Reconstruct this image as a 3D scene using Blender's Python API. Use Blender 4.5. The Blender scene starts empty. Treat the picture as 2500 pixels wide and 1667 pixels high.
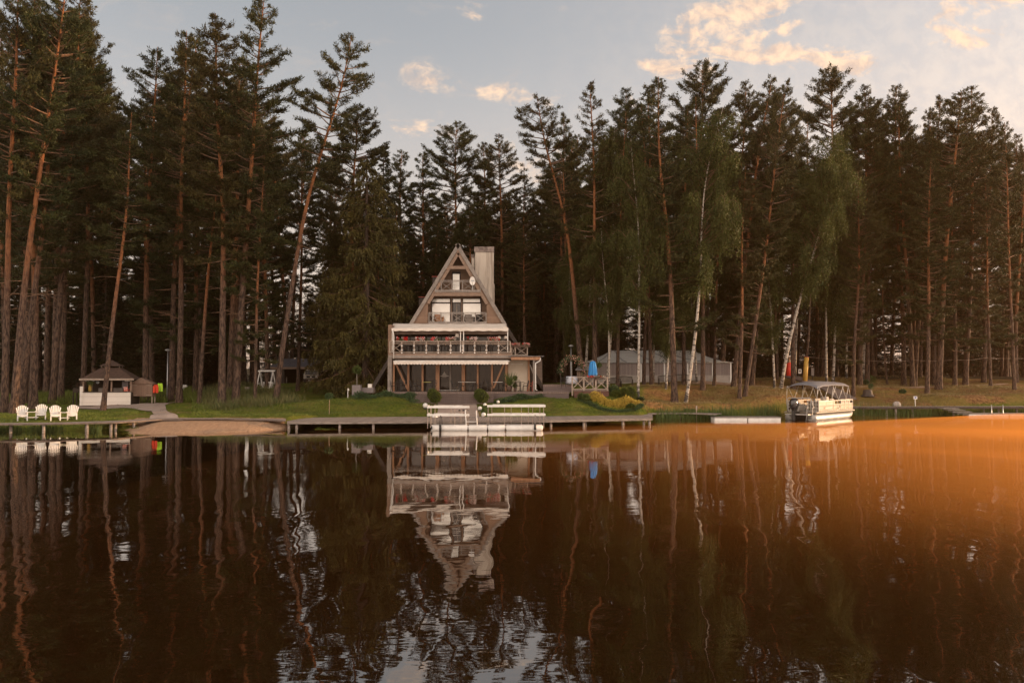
import bpy, math, random
import numpy as np
from mathutils import Vector, Matrix, Euler
R = math.radians
scene = bpy.context.scene
COL = scene.collection

# ------------------------------------------------------------------ camera
FPX, CAMH, YH = 1944.0, 3.4, 915.0          # focal length in photo pixels, eye height, horizon row
TH = math.atan((YH - 833.5) / FPX)
cam = bpy.data.cameras.new('camera')
cam.sensor_width = 36; cam.lens = FPX / 2500 * 36
cam.clip_start = 0.2; cam.clip_end = 3000
cam_o = bpy.data.objects.new('camera', cam); COL.objects.link(cam_o)
cam_o.location = (0, 0, CAMH); cam_o.rotation_euler = (R(90) + TH, 0, 0)
scene.camera = cam_o
scene.render.resolution_x, scene.render.resolution_y = 1024, 682

def W(px, py, Y):
    """world point at distance Y that the photo shows at (px, py)"""
    u = (px - 1250) / FPX; v = (833.5 - py) / FPX
    t = Y / (math.cos(TH) - v * math.sin(TH))
    return Vector((u * t, Y, CAMH + t * (math.sin(TH) + v * math.cos(TH))))

# ------------------------------------------------------------------ light, sky, exposure
SUN_EL, SUN_AZ = 6.0, 80.0                  # degrees; azimuth clockwise from +Y (the view direction)
SKY_STRENGTH = 0.15
SUN_STRENGTH = 2.3
scene.view_settings.view_transform = 'Standard'
scene.view_settings.look = 'None'
scene.view_settings.gamma = 1
scene.view_settings.exposure = 1.44
HAZE_D = .00026
MIST_H, MIST_D = .62, .125
sun = bpy.data.lights.new('sun', 'SUN')
sun.energy = SUN_STRENGTH; sun.angle = R(0.6); sun.color = (1.0, 0.58, 0.27)
sun_o = bpy.data.objects.new('sun', sun); COL.objects.link(sun_o)
sd = Vector((math.sin(R(SUN_AZ)) * math.cos(R(SUN_EL)), math.cos(R(SUN_AZ)) * math.cos(R(SUN_EL)), math.sin(R(SUN_EL))))
sun_o.rotation_euler = sd.to_track_quat('Z', 'Y').to_euler(); sun_o.location = (60, 0, 40)

class NT:
    """small helper for node trees"""
    def __init__(s, tree): s.t = tree; s.n = tree.nodes; s.l = tree.links
    def node(s, typ, **kw):
        n = s.n.new(typ)
        for k, v in kw.items():
            if k.startswith('i_'): n.inputs[int(k[2:])].default_value = v
            else: setattr(n, k, v)
        return n
    def val(s, x, sock):
        if isinstance(x, (int, float)): sock.default_value = x
        elif isinstance(x, (tuple, list)): sock.default_value = x
        else: s.l.new(x, sock)
    def math(s, op, a, b=0.0, c=None, clamp=False):
        n = s.node('ShaderNodeMath', operation=op, use_clamp=clamp)
        s.val(a, n.inputs[0]); s.val(b, n.inputs[1])
        if c is not None: s.val(c, n.inputs[2])
        return n.outputs[0]
    def mix(s, f, a, b, blend='MIX'):
        n = s.node('ShaderNodeMix', data_type='RGBA', blend_type=blend)
        s.val(f, n.inputs[0]); s.val(a, n.inputs[6]); s.val(b, n.inputs[7])
        return n.outputs[2]
    def noise(s, vec, scale, detail=4, rough=0.5, dist=0.0):
        n = s.node('ShaderNodeTexNoise'); n.inputs['Scale'].default_value = scale
        n.inputs['Detail'].default_value = detail; n.inputs['Roughness'].default_value = rough
        n.inputs['Distortion'].default_value = dist
        if vec is not None: s.l.new(vec, n.inputs['Vector'])
        return n.outputs['Fac']
    def mapr(s, x, a, b, c=0.0, d=1.0, smooth=True):
        n = s.node('ShaderNodeMapRange')
        if smooth: n.interpolation_type = 'SMOOTHSTEP'
        s.val(x, n.inputs[0])
        for i, q in enumerate((a, b, c, d)): n.inputs[i + 1].default_value = q
        return n.outputs[0]
    def scaled(s, vec, sc):
        n = s.node('ShaderNodeMapping'); n.inputs['Scale'].default_value = sc; s.l.new(vec, n.inputs[0])
        return n.outputs[0]

world = bpy.data.worlds.new('World'); scene.world = world; world.use_nodes = True
wt = NT(world.node_tree); wt.n.clear()
sky = wt.node('ShaderNodeTexSky', sky_type='NISHITA', sun_disc=False)
sky.sun_elevation = R(SUN_EL); sky.sun_rotation = R(SUN_AZ)
sky.altitude = 100; sky.air_density = 1.0; sky.dust_density = 2.5; sky.ozone_density = 2.0
tc = wt.node('ShaderNodeTexCoord')
sep = wt.node('ShaderNodeSeparateXYZ'); wt.l.new(tc.outputs['Generated'], sep.inputs[0])
ysafe = wt.math('MAXIMUM', sep.outputs[1], 0.05)
cu = wt.math('DIVIDE', sep.outputs[0], ysafe); cv = wt.math('DIVIDE', sep.outputs[2], ysafe)
comb = wt.node('ShaderNodeCombineXYZ'); wt.l.new(cu, comb.inputs[0]); wt.l.new(cv, comb.inputs[1])
mp_ = wt.node('ShaderNodeMapping'); mp_.inputs['Rotation'].default_value = (0, 0, R(-28)); mp_.inputs['Scale'].default_value = (.75, 1.7, 1); wt.l.new(comb.outputs[0], mp_.inputs[0])
cn = wt.noise(mp_.outputs[0], 13.0, 8, 0.62, 0.9)
cn2 = wt.noise(comb.outputs[0], 38.0, 5, 0.65, 0.3)
CLOUDS = [(1700, 112, 75, 55, 1.15), (1765, 62, 95, 50, 1.2), (1850, 8, 90, 45, 1.2), (1640, 160, 55, 26, .9),
          (1815, 126, 45, 20, .95), (1915, 60, 34, 20, .8), (1975, 152, 110, 34, 1.15), (2030, 120, 45, 20, .9), (1890, 178, 50, 22, .9),
          (2370, 45, 95, 50, 1.2), (2270, 60, 40, 25, .8), (1027, 195, 40, 34, .62), (1085, 205, 40, 18, .4),
          (1018, 320, 75, 22, .68), (1225, 226, 52, 20, .6), (1310, 255, 90, 32, .55), (1400, 215, 55, 16, .5),
          (1290, 395, 80, 40, .75), (1165, 8, 34, 30, .7), (1380, 240, 60, 14, .5), (870, 265, 60, 30, .35), (2480, 290, 30, 60, .3), (1520, 240, 60, 20, .6),
          (1000, -150, 160, 60, .9), (1700, -190, 220, 60, .9), (500, -120, 150, 45, .6), (2300, -150, 160, 60, .8)]
tot = None
for (px, py, rx, ry, a) in CLOUDS:
    p = W(px, py, 1.0); p.z -= CAMH
    du = wt.math('DIVIDE', wt.math('SUBTRACT', cu, p.x), rx * 1.9 / FPX)
    dv = wt.math('DIVIDE', wt.math('SUBTRACT', cv, p.z), ry * 1.9 / FPX)
    if rx > 60 and py < 140 and py > -50:      # the big cloud streams up to the right
        dv = wt.math('ADD', dv, wt.math('MULTIPLY', du, -0.3))
    d2 = wt.math('ADD', wt.math('MULTIPLY', du, du), wt.math('MULTIPLY', dv, dv))
    m = wt.math('MULTIPLY', wt.math('SUBTRACT', 1.0, d2, clamp=True), a)
    tot = m if tot is None else wt.math('MAXIMUM', tot, m)
dens = wt.math('ADD', wt.math('MULTIPLY', wt.math('SUBTRACT', cn, 0.53), 2.6), wt.math('MULTIPLY', wt.math('SUBTRACT', cn2, 0.5), 1.0))
cm = wt.mapr(wt.math('ADD', tot, wt.math('MULTIPLY', dens, 1.8)), 0.2, 1.28)
cm = wt.math('MULTIPLY', cm, wt.mapr(tot, 0.0, 0.55))
faint = wt.math('MULTIPLY', wt.mapr(cn, 0.5, 0.75), 0.16)
veil = wt.math('MULTIPLY', wt.mapr(cu, -.15, .8), wt.mapr(cv, .75, .15, .2, 1.0))
veil = wt.math('MULTIPLY', veil, wt.math('ADD', .34, wt.math('MULTIPLY', cn, .2)))
cm = wt.math('MAXIMUM', wt.math('MULTIPLY', cm, 0.9), wt.math('MAXIMUM', faint, veil))
tint = wt.mix(1.0, sky.outputs[0], (1.12, .92, .80, 1), 'MULTIPLY')
hsv = wt.node('ShaderNodeHueSaturation'); hsv.inputs['Saturation'].default_value = 0.27; wt.l.new(tint, hsv.inputs['Color'])
cloudc = wt.mix(wt.mapr(cn2, .35, .65), (2.0, 1.5, 1.2, 1), (3.1, 2.2, 1.5, 1))
low = wt.math('MULTIPLY', wt.mapr(sep.outputs[2], .42, .06), .42)
base = wt.mix(low, hsv.outputs[0], (3.0, 2.2, 1.65, 1))
fin = wt.mix(cm, base, cloudc)
# added fill light: an unseen bright warm bank of sky behind the camera
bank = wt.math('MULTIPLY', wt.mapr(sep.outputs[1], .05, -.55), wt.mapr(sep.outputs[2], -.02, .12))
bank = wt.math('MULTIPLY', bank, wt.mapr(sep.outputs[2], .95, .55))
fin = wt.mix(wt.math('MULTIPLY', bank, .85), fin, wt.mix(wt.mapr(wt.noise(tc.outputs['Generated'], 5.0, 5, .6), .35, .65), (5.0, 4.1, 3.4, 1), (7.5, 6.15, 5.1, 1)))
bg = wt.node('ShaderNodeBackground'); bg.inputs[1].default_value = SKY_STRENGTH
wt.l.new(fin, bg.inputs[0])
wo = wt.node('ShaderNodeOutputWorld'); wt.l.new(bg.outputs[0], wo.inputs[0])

# ------------------------------------------------------------------ materials
MATS = {}
def mat(name, col, rough=0.7, col2=None, scale=3.0, metal=0.0, bump=0.0, stretch=(1, 1, 1), detail=4, spec=0.5, contrast=(0.35, 0.65), coord='Object', emit=None):
    if name in MATS: return MATS[name]
    m = bpy.data.materials.new(name); m.use_nodes = True; t = NT(m.node_tree)
    b = t.n['Principled BSDF']; b.inputs['Roughness'].default_value = rough; b.inputs['Metallic'].default_value = metal
    b.inputs['Specular IOR Level'].default_value = spec
    c = tuple(col) + (1,)
    c2 = tuple(col2) + (1,) if col2 else tuple(x * 0.78 for x in col) + (1,)
    tcn = t.node('ShaderNodeTexCoord')
    v = t.scaled(tcn.outputs[coord], stretch)
    nf = t.noise(v, scale, detail, 0.6)
    f = t.mapr(nf, contrast[0], contrast[1])
    t.l.new(t.mix(f, c2, c), b.inputs['Base Color'])
    if bump:
        bn = t.node('ShaderNodeBump'); bn.inputs['Strength'].default_value = bump; bn.inputs['Distance'].default_value = 0.02
        t.l.new(t.noise(v, scale * 2.5, 5, 0.6), bn.inputs['Height']); t.l.new(bn.outputs[0], b.inputs['Normal'])
    if emit:
        b.inputs['Emission Color'].default_value = tuple(emit[0]) + (1,); b.inputs['Emission Strength'].default_value = emit[1]
    MATS[name] = m
    return m

def boards(name, col, col2, width=0.14, axis=0, rough=0.75, gap=0.06, coord='Object', dark=(.02, .015, .01)):
    """boards side by side along one axis: per-board tint and dark joints"""
    if name in MATS: return MATS[name]
    m = bpy.data.materials.new(name); m.use_nodes = True; t = NT(m.node_tree)
    b = t.n['Principled BSDF']; b.inputs['Roughness'].default_value = rough; b.inputs['Specular IOR Level'].default_value = .3
    tcn = t.node('ShaderNodeTexCoord'); sp = t.node('ShaderNodeSeparateXYZ'); t.l.new(tcn.outputs[coord], sp.inputs[0])
    q = t.math('DIVIDE', sp.outputs[axis], width)
    fl = t.math('FLOOR', q); fr = t.math('FRACT', q)
    wn = t.node('ShaderNodeTexWhiteNoise', noise_dimensions='1D'); t.l.new(fl, wn.inputs['W'])
    st = [6, 6, 6]; st[axis] = 14; 
    grain = t.noise(t.scaled(tcn.outputs[coord], tuple(st)), 1.0, 4, .6)
    f = t.math('ADD', t.math('MULTIPLY', wn.outputs['Value'], .6), t.math('MULTIPLY', grain, .5))
    c = t.mix(f, tuple(col2) + (1,), tuple(col) + (1,))
    j = t.math('LESS_THAN', fr, gap)
    t.l.new(t.mix(t.math('MULTIPLY', j, .8), c, tuple(dark) + (1,)), b.inputs['Base Color'])
    MATS[name] = m
    return m

def foliage_mat(name, c1, c2, c3, rough=0.6, trans=0.0):
    m = bpy.data.materials.new(name); m.use_nodes = True; t = NT(m.node_tree)
    b = t.n['Principled BSDF']; b.inputs['Roughness'].default_value = rough; b.inputs['Specular IOR Level'].default_value = .25
    g = t.node('ShaderNodeNewGeometry'); tcn = t.node('ShaderNodeTexCoord')
    oi = t.node('ShaderNodeObjectInfo')
    n = t.noise(tcn.outputs['Object'], 0.7, 3, .6)
    f = t.math('ADD', t.math('MULTIPLY', t.mapr(n, .35, .65), .6), t.math('MULTIPLY', g.outputs['Random Per Island'], .4))
    c = t.mix(f, tuple(c1) + (1,), tuple(c2) + (1,))
    f2 = t.math('MULTIPLY', t.math('POWER', oi.outputs['Random'], 1.5), .6)
    t.l.new(t.mix(f2, c, tuple(c3) + (1,)), b.inputs['Base Color'])
    if trans:
        tr = t.node('ShaderNodeBsdfTranslucent'); t.l.new(c, tr.inputs[0])
        mx = t.node('ShaderNodeMixShader'); mx.inputs[0].default_value = trans
        out = t.n['Material Output']; t.l.new(b.outputs[0], mx.inputs[1]); t.l.new(tr.outputs[0], mx.inputs[2]); t.l.new(mx.outputs[0], out.inputs[0])
    MATS[name] = m
    return m

def bark_pine():
    m = bpy.data.materials.new('pine bark'); m.use_nodes = True; t = NT(m.node_tree)
    b = t.n['Principled BSDF']; b.inputs['Roughness'].default_value = .85; b.inputs['Specular IOR Level'].default_value = .2
    tcn = t.node('ShaderNodeTexCoord'); sp = t.node('ShaderNodeSeparateXYZ'); t.l.new(tcn.outputs['Object'], sp.inputs[0])
    oi = t.node('ShaderNodeObjectInfo')
    big = t.noise(tcn.outputs['Object'], .35, 3, .6)
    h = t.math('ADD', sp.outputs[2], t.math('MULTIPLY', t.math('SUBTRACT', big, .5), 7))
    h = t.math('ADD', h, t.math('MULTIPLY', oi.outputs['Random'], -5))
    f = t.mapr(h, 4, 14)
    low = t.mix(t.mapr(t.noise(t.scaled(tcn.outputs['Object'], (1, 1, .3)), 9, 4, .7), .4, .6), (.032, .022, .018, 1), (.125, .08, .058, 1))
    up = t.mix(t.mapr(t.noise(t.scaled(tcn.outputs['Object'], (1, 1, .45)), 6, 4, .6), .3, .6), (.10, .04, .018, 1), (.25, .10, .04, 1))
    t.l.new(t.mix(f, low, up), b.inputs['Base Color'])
    bn = t.node('ShaderNodeBump'); bn.inputs['Strength'].default_value = .8; bn.inputs['Distance'].default_value = .04
    t.l.new(t.noise(t.scaled(tcn.outputs['Object'], (1, 1, .3)), 9, 4, .7), bn.inputs['Height']); t.l.new(bn.outputs[0], b.inputs['Normal'])
    MATS['bark'] = m; return m

def bark_birch():
    m = bpy.data.materials.new('birch bark'); m.use_nodes = True; t = NT(m.node_tree)
    b = t.n['Principled BSDF']; b.inputs['Roughness'].default_value = .7
    tcn = t.node('ShaderNodeTexCoord'); sp = t.node('ShaderNodeSeparateXYZ'); t.l.new(tcn.outputs['Object'], sp.inputs[0])
    n = t.noise(t.scaled(tcn.outputs['Object'], (1.2, 1.2, 4)), 1.7, 5, .75)
    th = t.math('SUBTRACT', .56, t.math('MULTIPLY', t.mapr(sp.outputs[2], 0, 2.2, 1, 0), .12))
    f = t.math('GREATER_THAN', n, th)
    t.l.new(t.mix(f, (.40, .35, .295, 1), (.045, .036, .03, 1)), b.inputs['Base Color'])
    return m

# ------------------------------------------------------------------ mesh helpers
def tag(o, label=None, cat=None, group=None, kind=None):
    if label: o['label'] = label
    if cat: o['category'] = cat
    if group: o['group'] = group
    if kind: o['kind'] = kind
    return o

def empty(name, loc=(0, 0, 0), rz=0.0, label=None, cat=None, group=None):
    o = bpy.data.objects.new(name, None); COL.objects.link(o); o.location = loc; o.rotation_euler = (0, 0, rz)
    o.empty_display_size = .3
    return tag(o, label, cat, group)

def npmesh(name, V, F, mats, mi=None, smooth=False):
    """mesh from arrays; F is (n,4) or (n,3)"""
    me = bpy.data.meshes.new(name)
    V = np.asarray(V, np.float32); F = np.asarray(F, np.int32); k = F.shape[1]
    me.vertices.add(len(V)); me.vertices.foreach_set('co', V.ravel())
    me.loops.add(F.size); me.loops.foreach_set('vertex_index', F.ravel())
    me.polygons.add(len(F)); me.polygons.foreach_set('loop_start', np.arange(0, F.size, k, dtype=np.int32))
    if mi is not None: me.polygons.foreach_set('material_index', np.asarray(mi, np.int32))
    if smooth: me.polygons.foreach_set('use_smooth', np.ones(len(F), bool))
    for m in (mats if isinstance(mats, (list, tuple)) else [mats]): me.materials.append(m)
    me.update(calc_edges=True); me.validate()
    return me

def link(name, me, parent=None, loc=None):
    o = bpy.data.objects.new(name, me); COL.objects.link(o)
    if parent: o.parent = parent
    if loc is not None: o.location = loc
    return o

class MB:
    """collects boxes, beams, tubes, lathes and sheets into one mesh"""
    def __init__(s): s.v = []; s.f = []; s.mi = []; s.cur = 0
    def add(s, vs, fs):
        n = len(s.v); s.v += [tuple(v) for v in vs]; s.f += [tuple(i + n for i in f) for f in fs]; s.mi += [s.cur] * len(fs)
        return s
    def box(s, c, d, rz=0.0, M=None):
        x, y, z = (q / 2 for q in d)
        vs = [Vector((sx * x, sy * y, sz * z)) for sx in (-1, 1) for sy in (-1, 1) for sz in (-1, 1)]
        if M is None: M = Matrix.Rotation(rz, 4, 'Z')
        vs = [M @ v + Vector(c) for v in vs]
        return s.add(vs, [(0, 1, 3, 2), (4, 6, 7, 5), (0, 4, 5, 1), (2, 3, 7, 6), (0, 2, 6, 4), (1, 5, 7, 3)])
    def span(s, a, b):
        a = Vector(a); b = Vector(b)
        return s.box((a + b) / 2, [abs(q) for q in (b - a)])
    def beam(s, a, b, w, h, up=(0, 0, 1)):
        a = Vector(a); b = Vector(b); d = b - a; L = d.length
        if L < 1e-6: return s
        d.normalize(); up = Vector(up)
        if abs(d.dot(up)) > .98: up = Vector((0, 1, 0))
        r = d.cross(up).normalized(); u = r.cross(d)
        M = Matrix((r, d, u)).transposed().to_4x4()
        return s.box((a + b) / 2, (w, L, h), M=M)
    def tube(s, pts, r, n=8, r2=None, cap=True):
        pts = [Vector(p) for p in pts]; m = len(pts); vs = []; fs = []
        rs = [r] * m if r2 is None else ([r + (r2 - r) * i / (m - 1) for i in range(m)] if not isinstance(r2, list) else r2)
        ref = None
        for i, p in enumerate(pts):
            d = (pts[min(i + 1, m - 1)] - pts[max(i - 1, 0)]).normalized()
            if ref is None: ref = Vector((0, 0, 1)) if abs(d.z) < .9 else Vector((1, 0, 0))
            x = d.cross(ref).normalized(); y = x.cross(d).normalized(); ref = y
            for k in range(n):
                a = 2 * math.pi * k / n
                vs.append(p + (x * math.cos(a) + y * math.sin(a)) * rs[i])
        for i in range(m - 1):
            for k in range(n):
                fs.append((i * n + k, i * n + (k + 1) % n, (i + 1) * n + (k + 1) % n, (i + 1) * n + k))
        if cap: fs += [tuple(range(n))[::-1], tuple((m - 1) * n + k for k in range(n))]
        return s.add(vs, fs)
    def lathe(s, prof, n=16, c=(0, 0, 0), sc=(1, 1, 1)):
        vs = []; fs = []; c = Vector(c)
        for (r, z) in prof:
            for k in range(n):
                a = 2 * math.pi * k / n; vs.append(c + Vector((r * math.cos(a) * sc[0], r * math.sin(a) * sc[1], z * sc[2])))
        for i in range(len(prof) - 1):
            for k in range(n): fs.append((i * n + k, i * n + (k + 1) % n, (i + 1) * n + (k + 1) % n, (i + 1) * n + k))
        fs += [tuple(range(n))[::-1], tuple((len(prof) - 1) * n + k for k in range(n))]
        return s.add(vs, fs)
    def sphere(s, c, r, n=14, m=9, sc=(1, 1, 1)):
        return s.lathe([(max(r * math.sin(math.pi * i / m), .0005), -r * math.cos(math.pi * i / m)) for i in range(m + 1)], n, c, sc)
    def prism(s, poly, dirv):
        """poly: ordered 3-d points, extruded by dirv"""
        d = Vector(dirv); n = len(poly); p = [Vector(q) for q in poly]
        vs = p + [q + d for q in p]
        fs = [tuple(range(n)), tuple(range(2 * n - 1, n - 1, -1))] + [(i, i + n, (i + 1) % n + n, (i + 1) % n) for i in range(n)]
        return s.add(vs, fs)
    def grid(s, P):
        """P: rows of points"""
        h = len(P); w = len(P[0]); vs = [q for row in P for q in row]
        return s.add(vs, [(i * w + j, i * w + j + 1, (i + 1) * w + j + 1, (i + 1) * w + j) for i in range(h - 1) for j in range(w - 1)])
    def build(s, name, mats, parent=None, smooth=False, bevel=0.0, solid=0.0, loc=None):
        me = bpy.data.meshes.new(name); me.from_pydata(s.v, [], s.f)
        for m in (mats if isinstance(mats, (list, tuple)) else [mats]): me.materials.append(m)
        me.polygons.foreach_set('material_index', s.mi)
        if smooth: me.polygons.foreach_set('use_smooth', [True] * len(s.f))
        me.update()
        import bmesh
        bm = bmesh.new(); bm.from_mesh(me); bmesh.ops.recalc_face_normals(bm, faces=bm.faces); bm.to_mesh(me); bm.free()
        o = link(name, me, parent, loc)
        if bevel:
            b = o.modifiers.new('bevel', 'BEVEL'); b.width = bevel; b.segments = 2; b.limit_method = 'ANGLE'
        if solid:
            q = o.modifiers.new('solid', 'SOLIDIFY'); q.thickness = solid; q.offset = 0
        return o

def copy_tree(o, parent=None):
    c = o.copy(); COL.objects.link(c)
    if parent: c.parent = parent
    for ch in o.children: copy_tree(ch, c)
    return c

# ------------------------------------------------------------------ terrain
SHORE = [(-300, 40), (-45, 47.5), (-23.2, 49.2), (-22.7, 46.6), (-19.5, 46.0), (-16, 47.6), (-14.3, 50.4), (-13.9, 54.8), (0, 55.6), (9.5, 57.6), (10.6, 60.4), (13, 61.6), (16, 62.0),
         (21, 63.8), (25, 65.8), (30, 67.6), (45, 68.5), (60, 70), (120, 74), (400, 90)]
sx_, sy_ = np.array([q[0] for q in SHORE], float), np.array([q[1] for q in SHORE], float)
def shore_y(x): return np.interp(x, sx_, sy_)
CP = [(0,1031,48.3),(150,1029,49),(300,1026,50.5),(0,1010,55),(130,1000,60),(300,985,68),(450,985,64),(450,1008,56),(600,1014,55),(600,985,64),
      (750,1012,56),(850,1008,57.5),(760,985,63),(870,985,60.5),(880,965,61.5),(820,975,62),(700,965,72),(760,935,88),(600,950,80),(440,962,80),(200,965,85),(20,965,85),(640,960,72),
      (0,955,100),(300,950,105),(600,945,105),(850,945,80),(870,935,95),
      (1000,1015,56.5),(1000,985,60),(1000,966,61.5),(960,966,61.5),(1120,1016,56),(1120,988,60),(1120,988,62.5),(1030,985,63),(1200,985,63),
      (1350,1008,57.5),(1350,975,61),(1330,968,62),(1250,985,60),(1250,970,61.5),(1500,1008,58.8),(1560,980,63),(1460,965,62.5),(1560,940,70),(1450,940,68),(1700,930,76),(1800,945,72),(1900,950,71),
      (1700,985,63.5),(1700,1004,61.2),(1820,925,82),(2000,923,84),(2290,940,80),(2470,945,76),(2250,921,92),(2100,945,77.5),
      (2300,965,71.5),(2300,988,68.2),(2100,986,69),(2000,975,69.5),(1560,930,78),(1440,930,78),(1700,924,95),(2000,918,105),(2400,918,105),(1300,935,82),(1300,928,100),(1100,930,95),(950,935,95)]
cpx, cpy, cpz = [], [], []
for (px, py, D) in CP:
    w = W(px, py, D); cpx.append(w.x); cpy.append(w.y); cpz.append(w.z)
for (x, y, z) in [(-70,60,.8),(-70,90,2),(-90,130,2.4),(-20,140,2.6),(40,140,3.8),(90,140,4),(90,90,3.2),(70,80,2.6),(0,180,4),(-60,180,3),(80,180,4.5),(0,75,1.6),(-8,70,1.6),(6,70,1.6),
                  (-200,200,5),(200,200,6),(-200,100,2.5),(200,120,4),(0,300,8),(-200,300,8),(200,300,9),(150,90,2)]:
    cpx.append(x); cpy.append(y); cpz.append(z)
cpx, cpy, cpz = map(np.array, (cpx, cpy, cpz))
def ground(x, y):
    x = np.asarray(x, float); y = np.asarray(y, float)
    shp = np.broadcast(x, y).shape
    xf = np.broadcast_to(x, shp).ravel(); yf = np.broadcast_to(y, shp).ravel()
    d2 = (xf[:, None] - cpx) ** 2 + ((yf[:, None] - cpy) * 1.25) ** 2 + .6
    w = d2 ** -1.9
    z = (w * cpz).sum(1) / w.sum(1)
    far = np.clip((yf - 62) / 20, 0, 1)
    z = z + far * .18 * np.sin(xf * .31 + 1.3) * np.cos(yf * .27) + .04 * np.sin(xf * 1.7) * np.sin(yf * 1.3 + xf * .4)
    s = yf - shore_y(xf)
    # the beach slopes gently; elsewhere the bank is steeper
    beach = np.clip(np.minimum(xf + .4770 * yf, -.2845 * yf - xf) / .5 + .5, 0, 1)
    wid = 1.6 + beach * 2.4
    k = np.clip(s / wid, 0, 1); k = np.where(beach > 0, k, k * k * (3 - 2 * k) ** 1)
    z = np.where((beach > 0) & (yf < 53.2), np.minimum(z, .40), z)
    zz = np.where(s > 0, np.minimum(z, .02 + z * k + 0 * s), -.03 + np.maximum(s * .22, -2.0))
    return zz.reshape(shp)
def gz(x, y): return float(ground(np.array([x]), np.array([y]))[0])
def gp(px, D):
    """point on the ground in photo column px at distance D"""
    x = (px - 1250) * D / FPX
    return Vector((x, D, gz(x, D)))

xs = np.concatenate([np.linspace(-700, -62, 26), np.arange(-60, 62, .5), np.linspace(64, 700, 26)])
ys = np.concatenate([np.linspace(30, 44, 6), np.arange(45, 96, .5), np.linspace(97, 150, 24), np.linspace(160, 900, 20)])
XX, YY = np.meshgrid(xs, ys)
ZZ = ground(XX, YY)
nx, ny = len(xs), len(ys)
ii = (np.arange(ny - 1)[:, None] * nx + np.arange(nx - 1)[None, :]).ravel()
F = np.stack([ii, ii + 1, ii + nx + 1, ii + nx], 1)

m = bpy.data.materials.new('ground'); m.use_nodes = True; t = NT(m.node_tree)
b = t.n['Principled BSDF']; b.inputs['Roughness'].default_value = .95; b.inputs['Specular IOR Level'].default_value = .1
at = t.node('ShaderNodeAttribute', attribute_name='cover'); tcn = t.node('ShaderNodeTexCoord')
obj = tcn.outputs['Object']
n1 = t.noise(obj, .55, 5, .6); n2 = t.noise(t.scaled(obj, (1, .5, 1)), 5, 5, .7); n3 = t.noise(obj, 22, 3, .6)
sp = t.node('ShaderNodeSeparateColor'); t.l.new(at.outputs['Color'], sp.inputs[0])
lawn = t.mix(t.mapr(n2, .3, .7), (.055, .085, .010, 1), (.15, .17, .020, 1))
lawn = t.mix(t.math('MULTIPLY', t.mapr(n1, .42, .62), .75), lawn, (.16, .145, .035, 1))
lawn = t.mix(t.math('MULTIPLY', t.mapr(t.noise(obj, .23, 5, .65), .54, .66), .6), lawn, (.13, .095, .035, 1))
dry = t.mix(t.mapr(n2, .35, .65), (.13, .06, .026, 1), (.33, .18, .075, 1))
dry = t.mix(t.math('MULTIPLY', t.mapr(n1, .4, .62), .75), dry, (.20, .16, .04, 1))
sand = t.mix(t.mapr(n2, .3, .7), (.36, .22, .14, 1), (.50, .33, .21, 1))
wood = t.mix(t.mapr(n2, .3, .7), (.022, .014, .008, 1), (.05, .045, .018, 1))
def msk(s_): return t.mapr(t.math('ADD', s_, t.math('MULTIPLY', t.math('SUBTRACT', n2, .5), .55)), .35, .65)
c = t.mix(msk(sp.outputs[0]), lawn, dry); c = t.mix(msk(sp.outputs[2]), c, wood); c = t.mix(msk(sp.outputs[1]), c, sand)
c = t.mix(.35, c, t.mix(t.mapr(n3, .3, .7), (.3, .3, .3, 1), (1, 1, 1, 1)), 'MULTIPLY')
t.l.new(c, b.inputs['Base Color'])
bn = t.node('ShaderNodeBump'); bn.inputs['Strength'].default_value = .9; bn.inputs['Distance'].default_value = .12
t.l.new(n2, bn.inputs['Height']); t.l.new(bn.outputs[0], b.inputs['Normal'])
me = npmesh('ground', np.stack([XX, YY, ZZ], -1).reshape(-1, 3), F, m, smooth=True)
PX = XX / YY * FPX + 1250
def sst(a, b, x): k = np.clip((x - a) / (b - a), 0, 1); return k * k * (3 - 2 * k)
dryr = sst(1540, 1600, PX) * sst(.3, 1.6, YY - shore_y(XX))
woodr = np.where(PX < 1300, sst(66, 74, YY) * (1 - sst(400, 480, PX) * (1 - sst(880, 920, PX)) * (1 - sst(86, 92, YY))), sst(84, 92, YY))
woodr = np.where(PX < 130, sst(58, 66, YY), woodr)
sandr = np.clip(np.minimum(XX + .4780 * YY, -.2835 * YY - XX) / .4 + .6, 0, 1) * (1 - sst(53.0, 53.6, YY)) 
sandr = np.maximum(sandr, (1 - sst(-.4, .1, YY - shore_y(XX))) * .8)
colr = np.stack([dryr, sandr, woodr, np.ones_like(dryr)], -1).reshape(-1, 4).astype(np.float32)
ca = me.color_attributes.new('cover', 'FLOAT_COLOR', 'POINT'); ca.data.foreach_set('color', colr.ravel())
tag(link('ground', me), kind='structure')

# ------------------------------------------------------------------ water
m = bpy.data.materials.new('lake water'); m.use_nodes = True; t = NT(m.node_tree); t.n.remove(t.n['Principled BSDF'])
tcn = t.node('ShaderNodeTexCoord'); obj = tcn.outputs['Object']
sp = t.node('ShaderNodeSeparateXYZ'); t.l.new(obj, sp.inputs[0])
w1 = t.noise(t.scaled(obj, (.62, .26, 1)), 1.0, 2.2, .42, .35)
w2 = t.noise(t.scaled(obj, (.9, 2.2, 1)), 1.4, 2, .5, .2)
w3 = t.noise(t.scaled(obj, (2.2, 9, 1)), 1.5, 2, .5)
calm = t.mapr(t.noise(t.scaled(obj, (.06, .16, 1)), 1.0, 2, .5), .46, .58)
near = t.mapr(sp.outputs[1], 4, 34, 1.0, 0.16)
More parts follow.
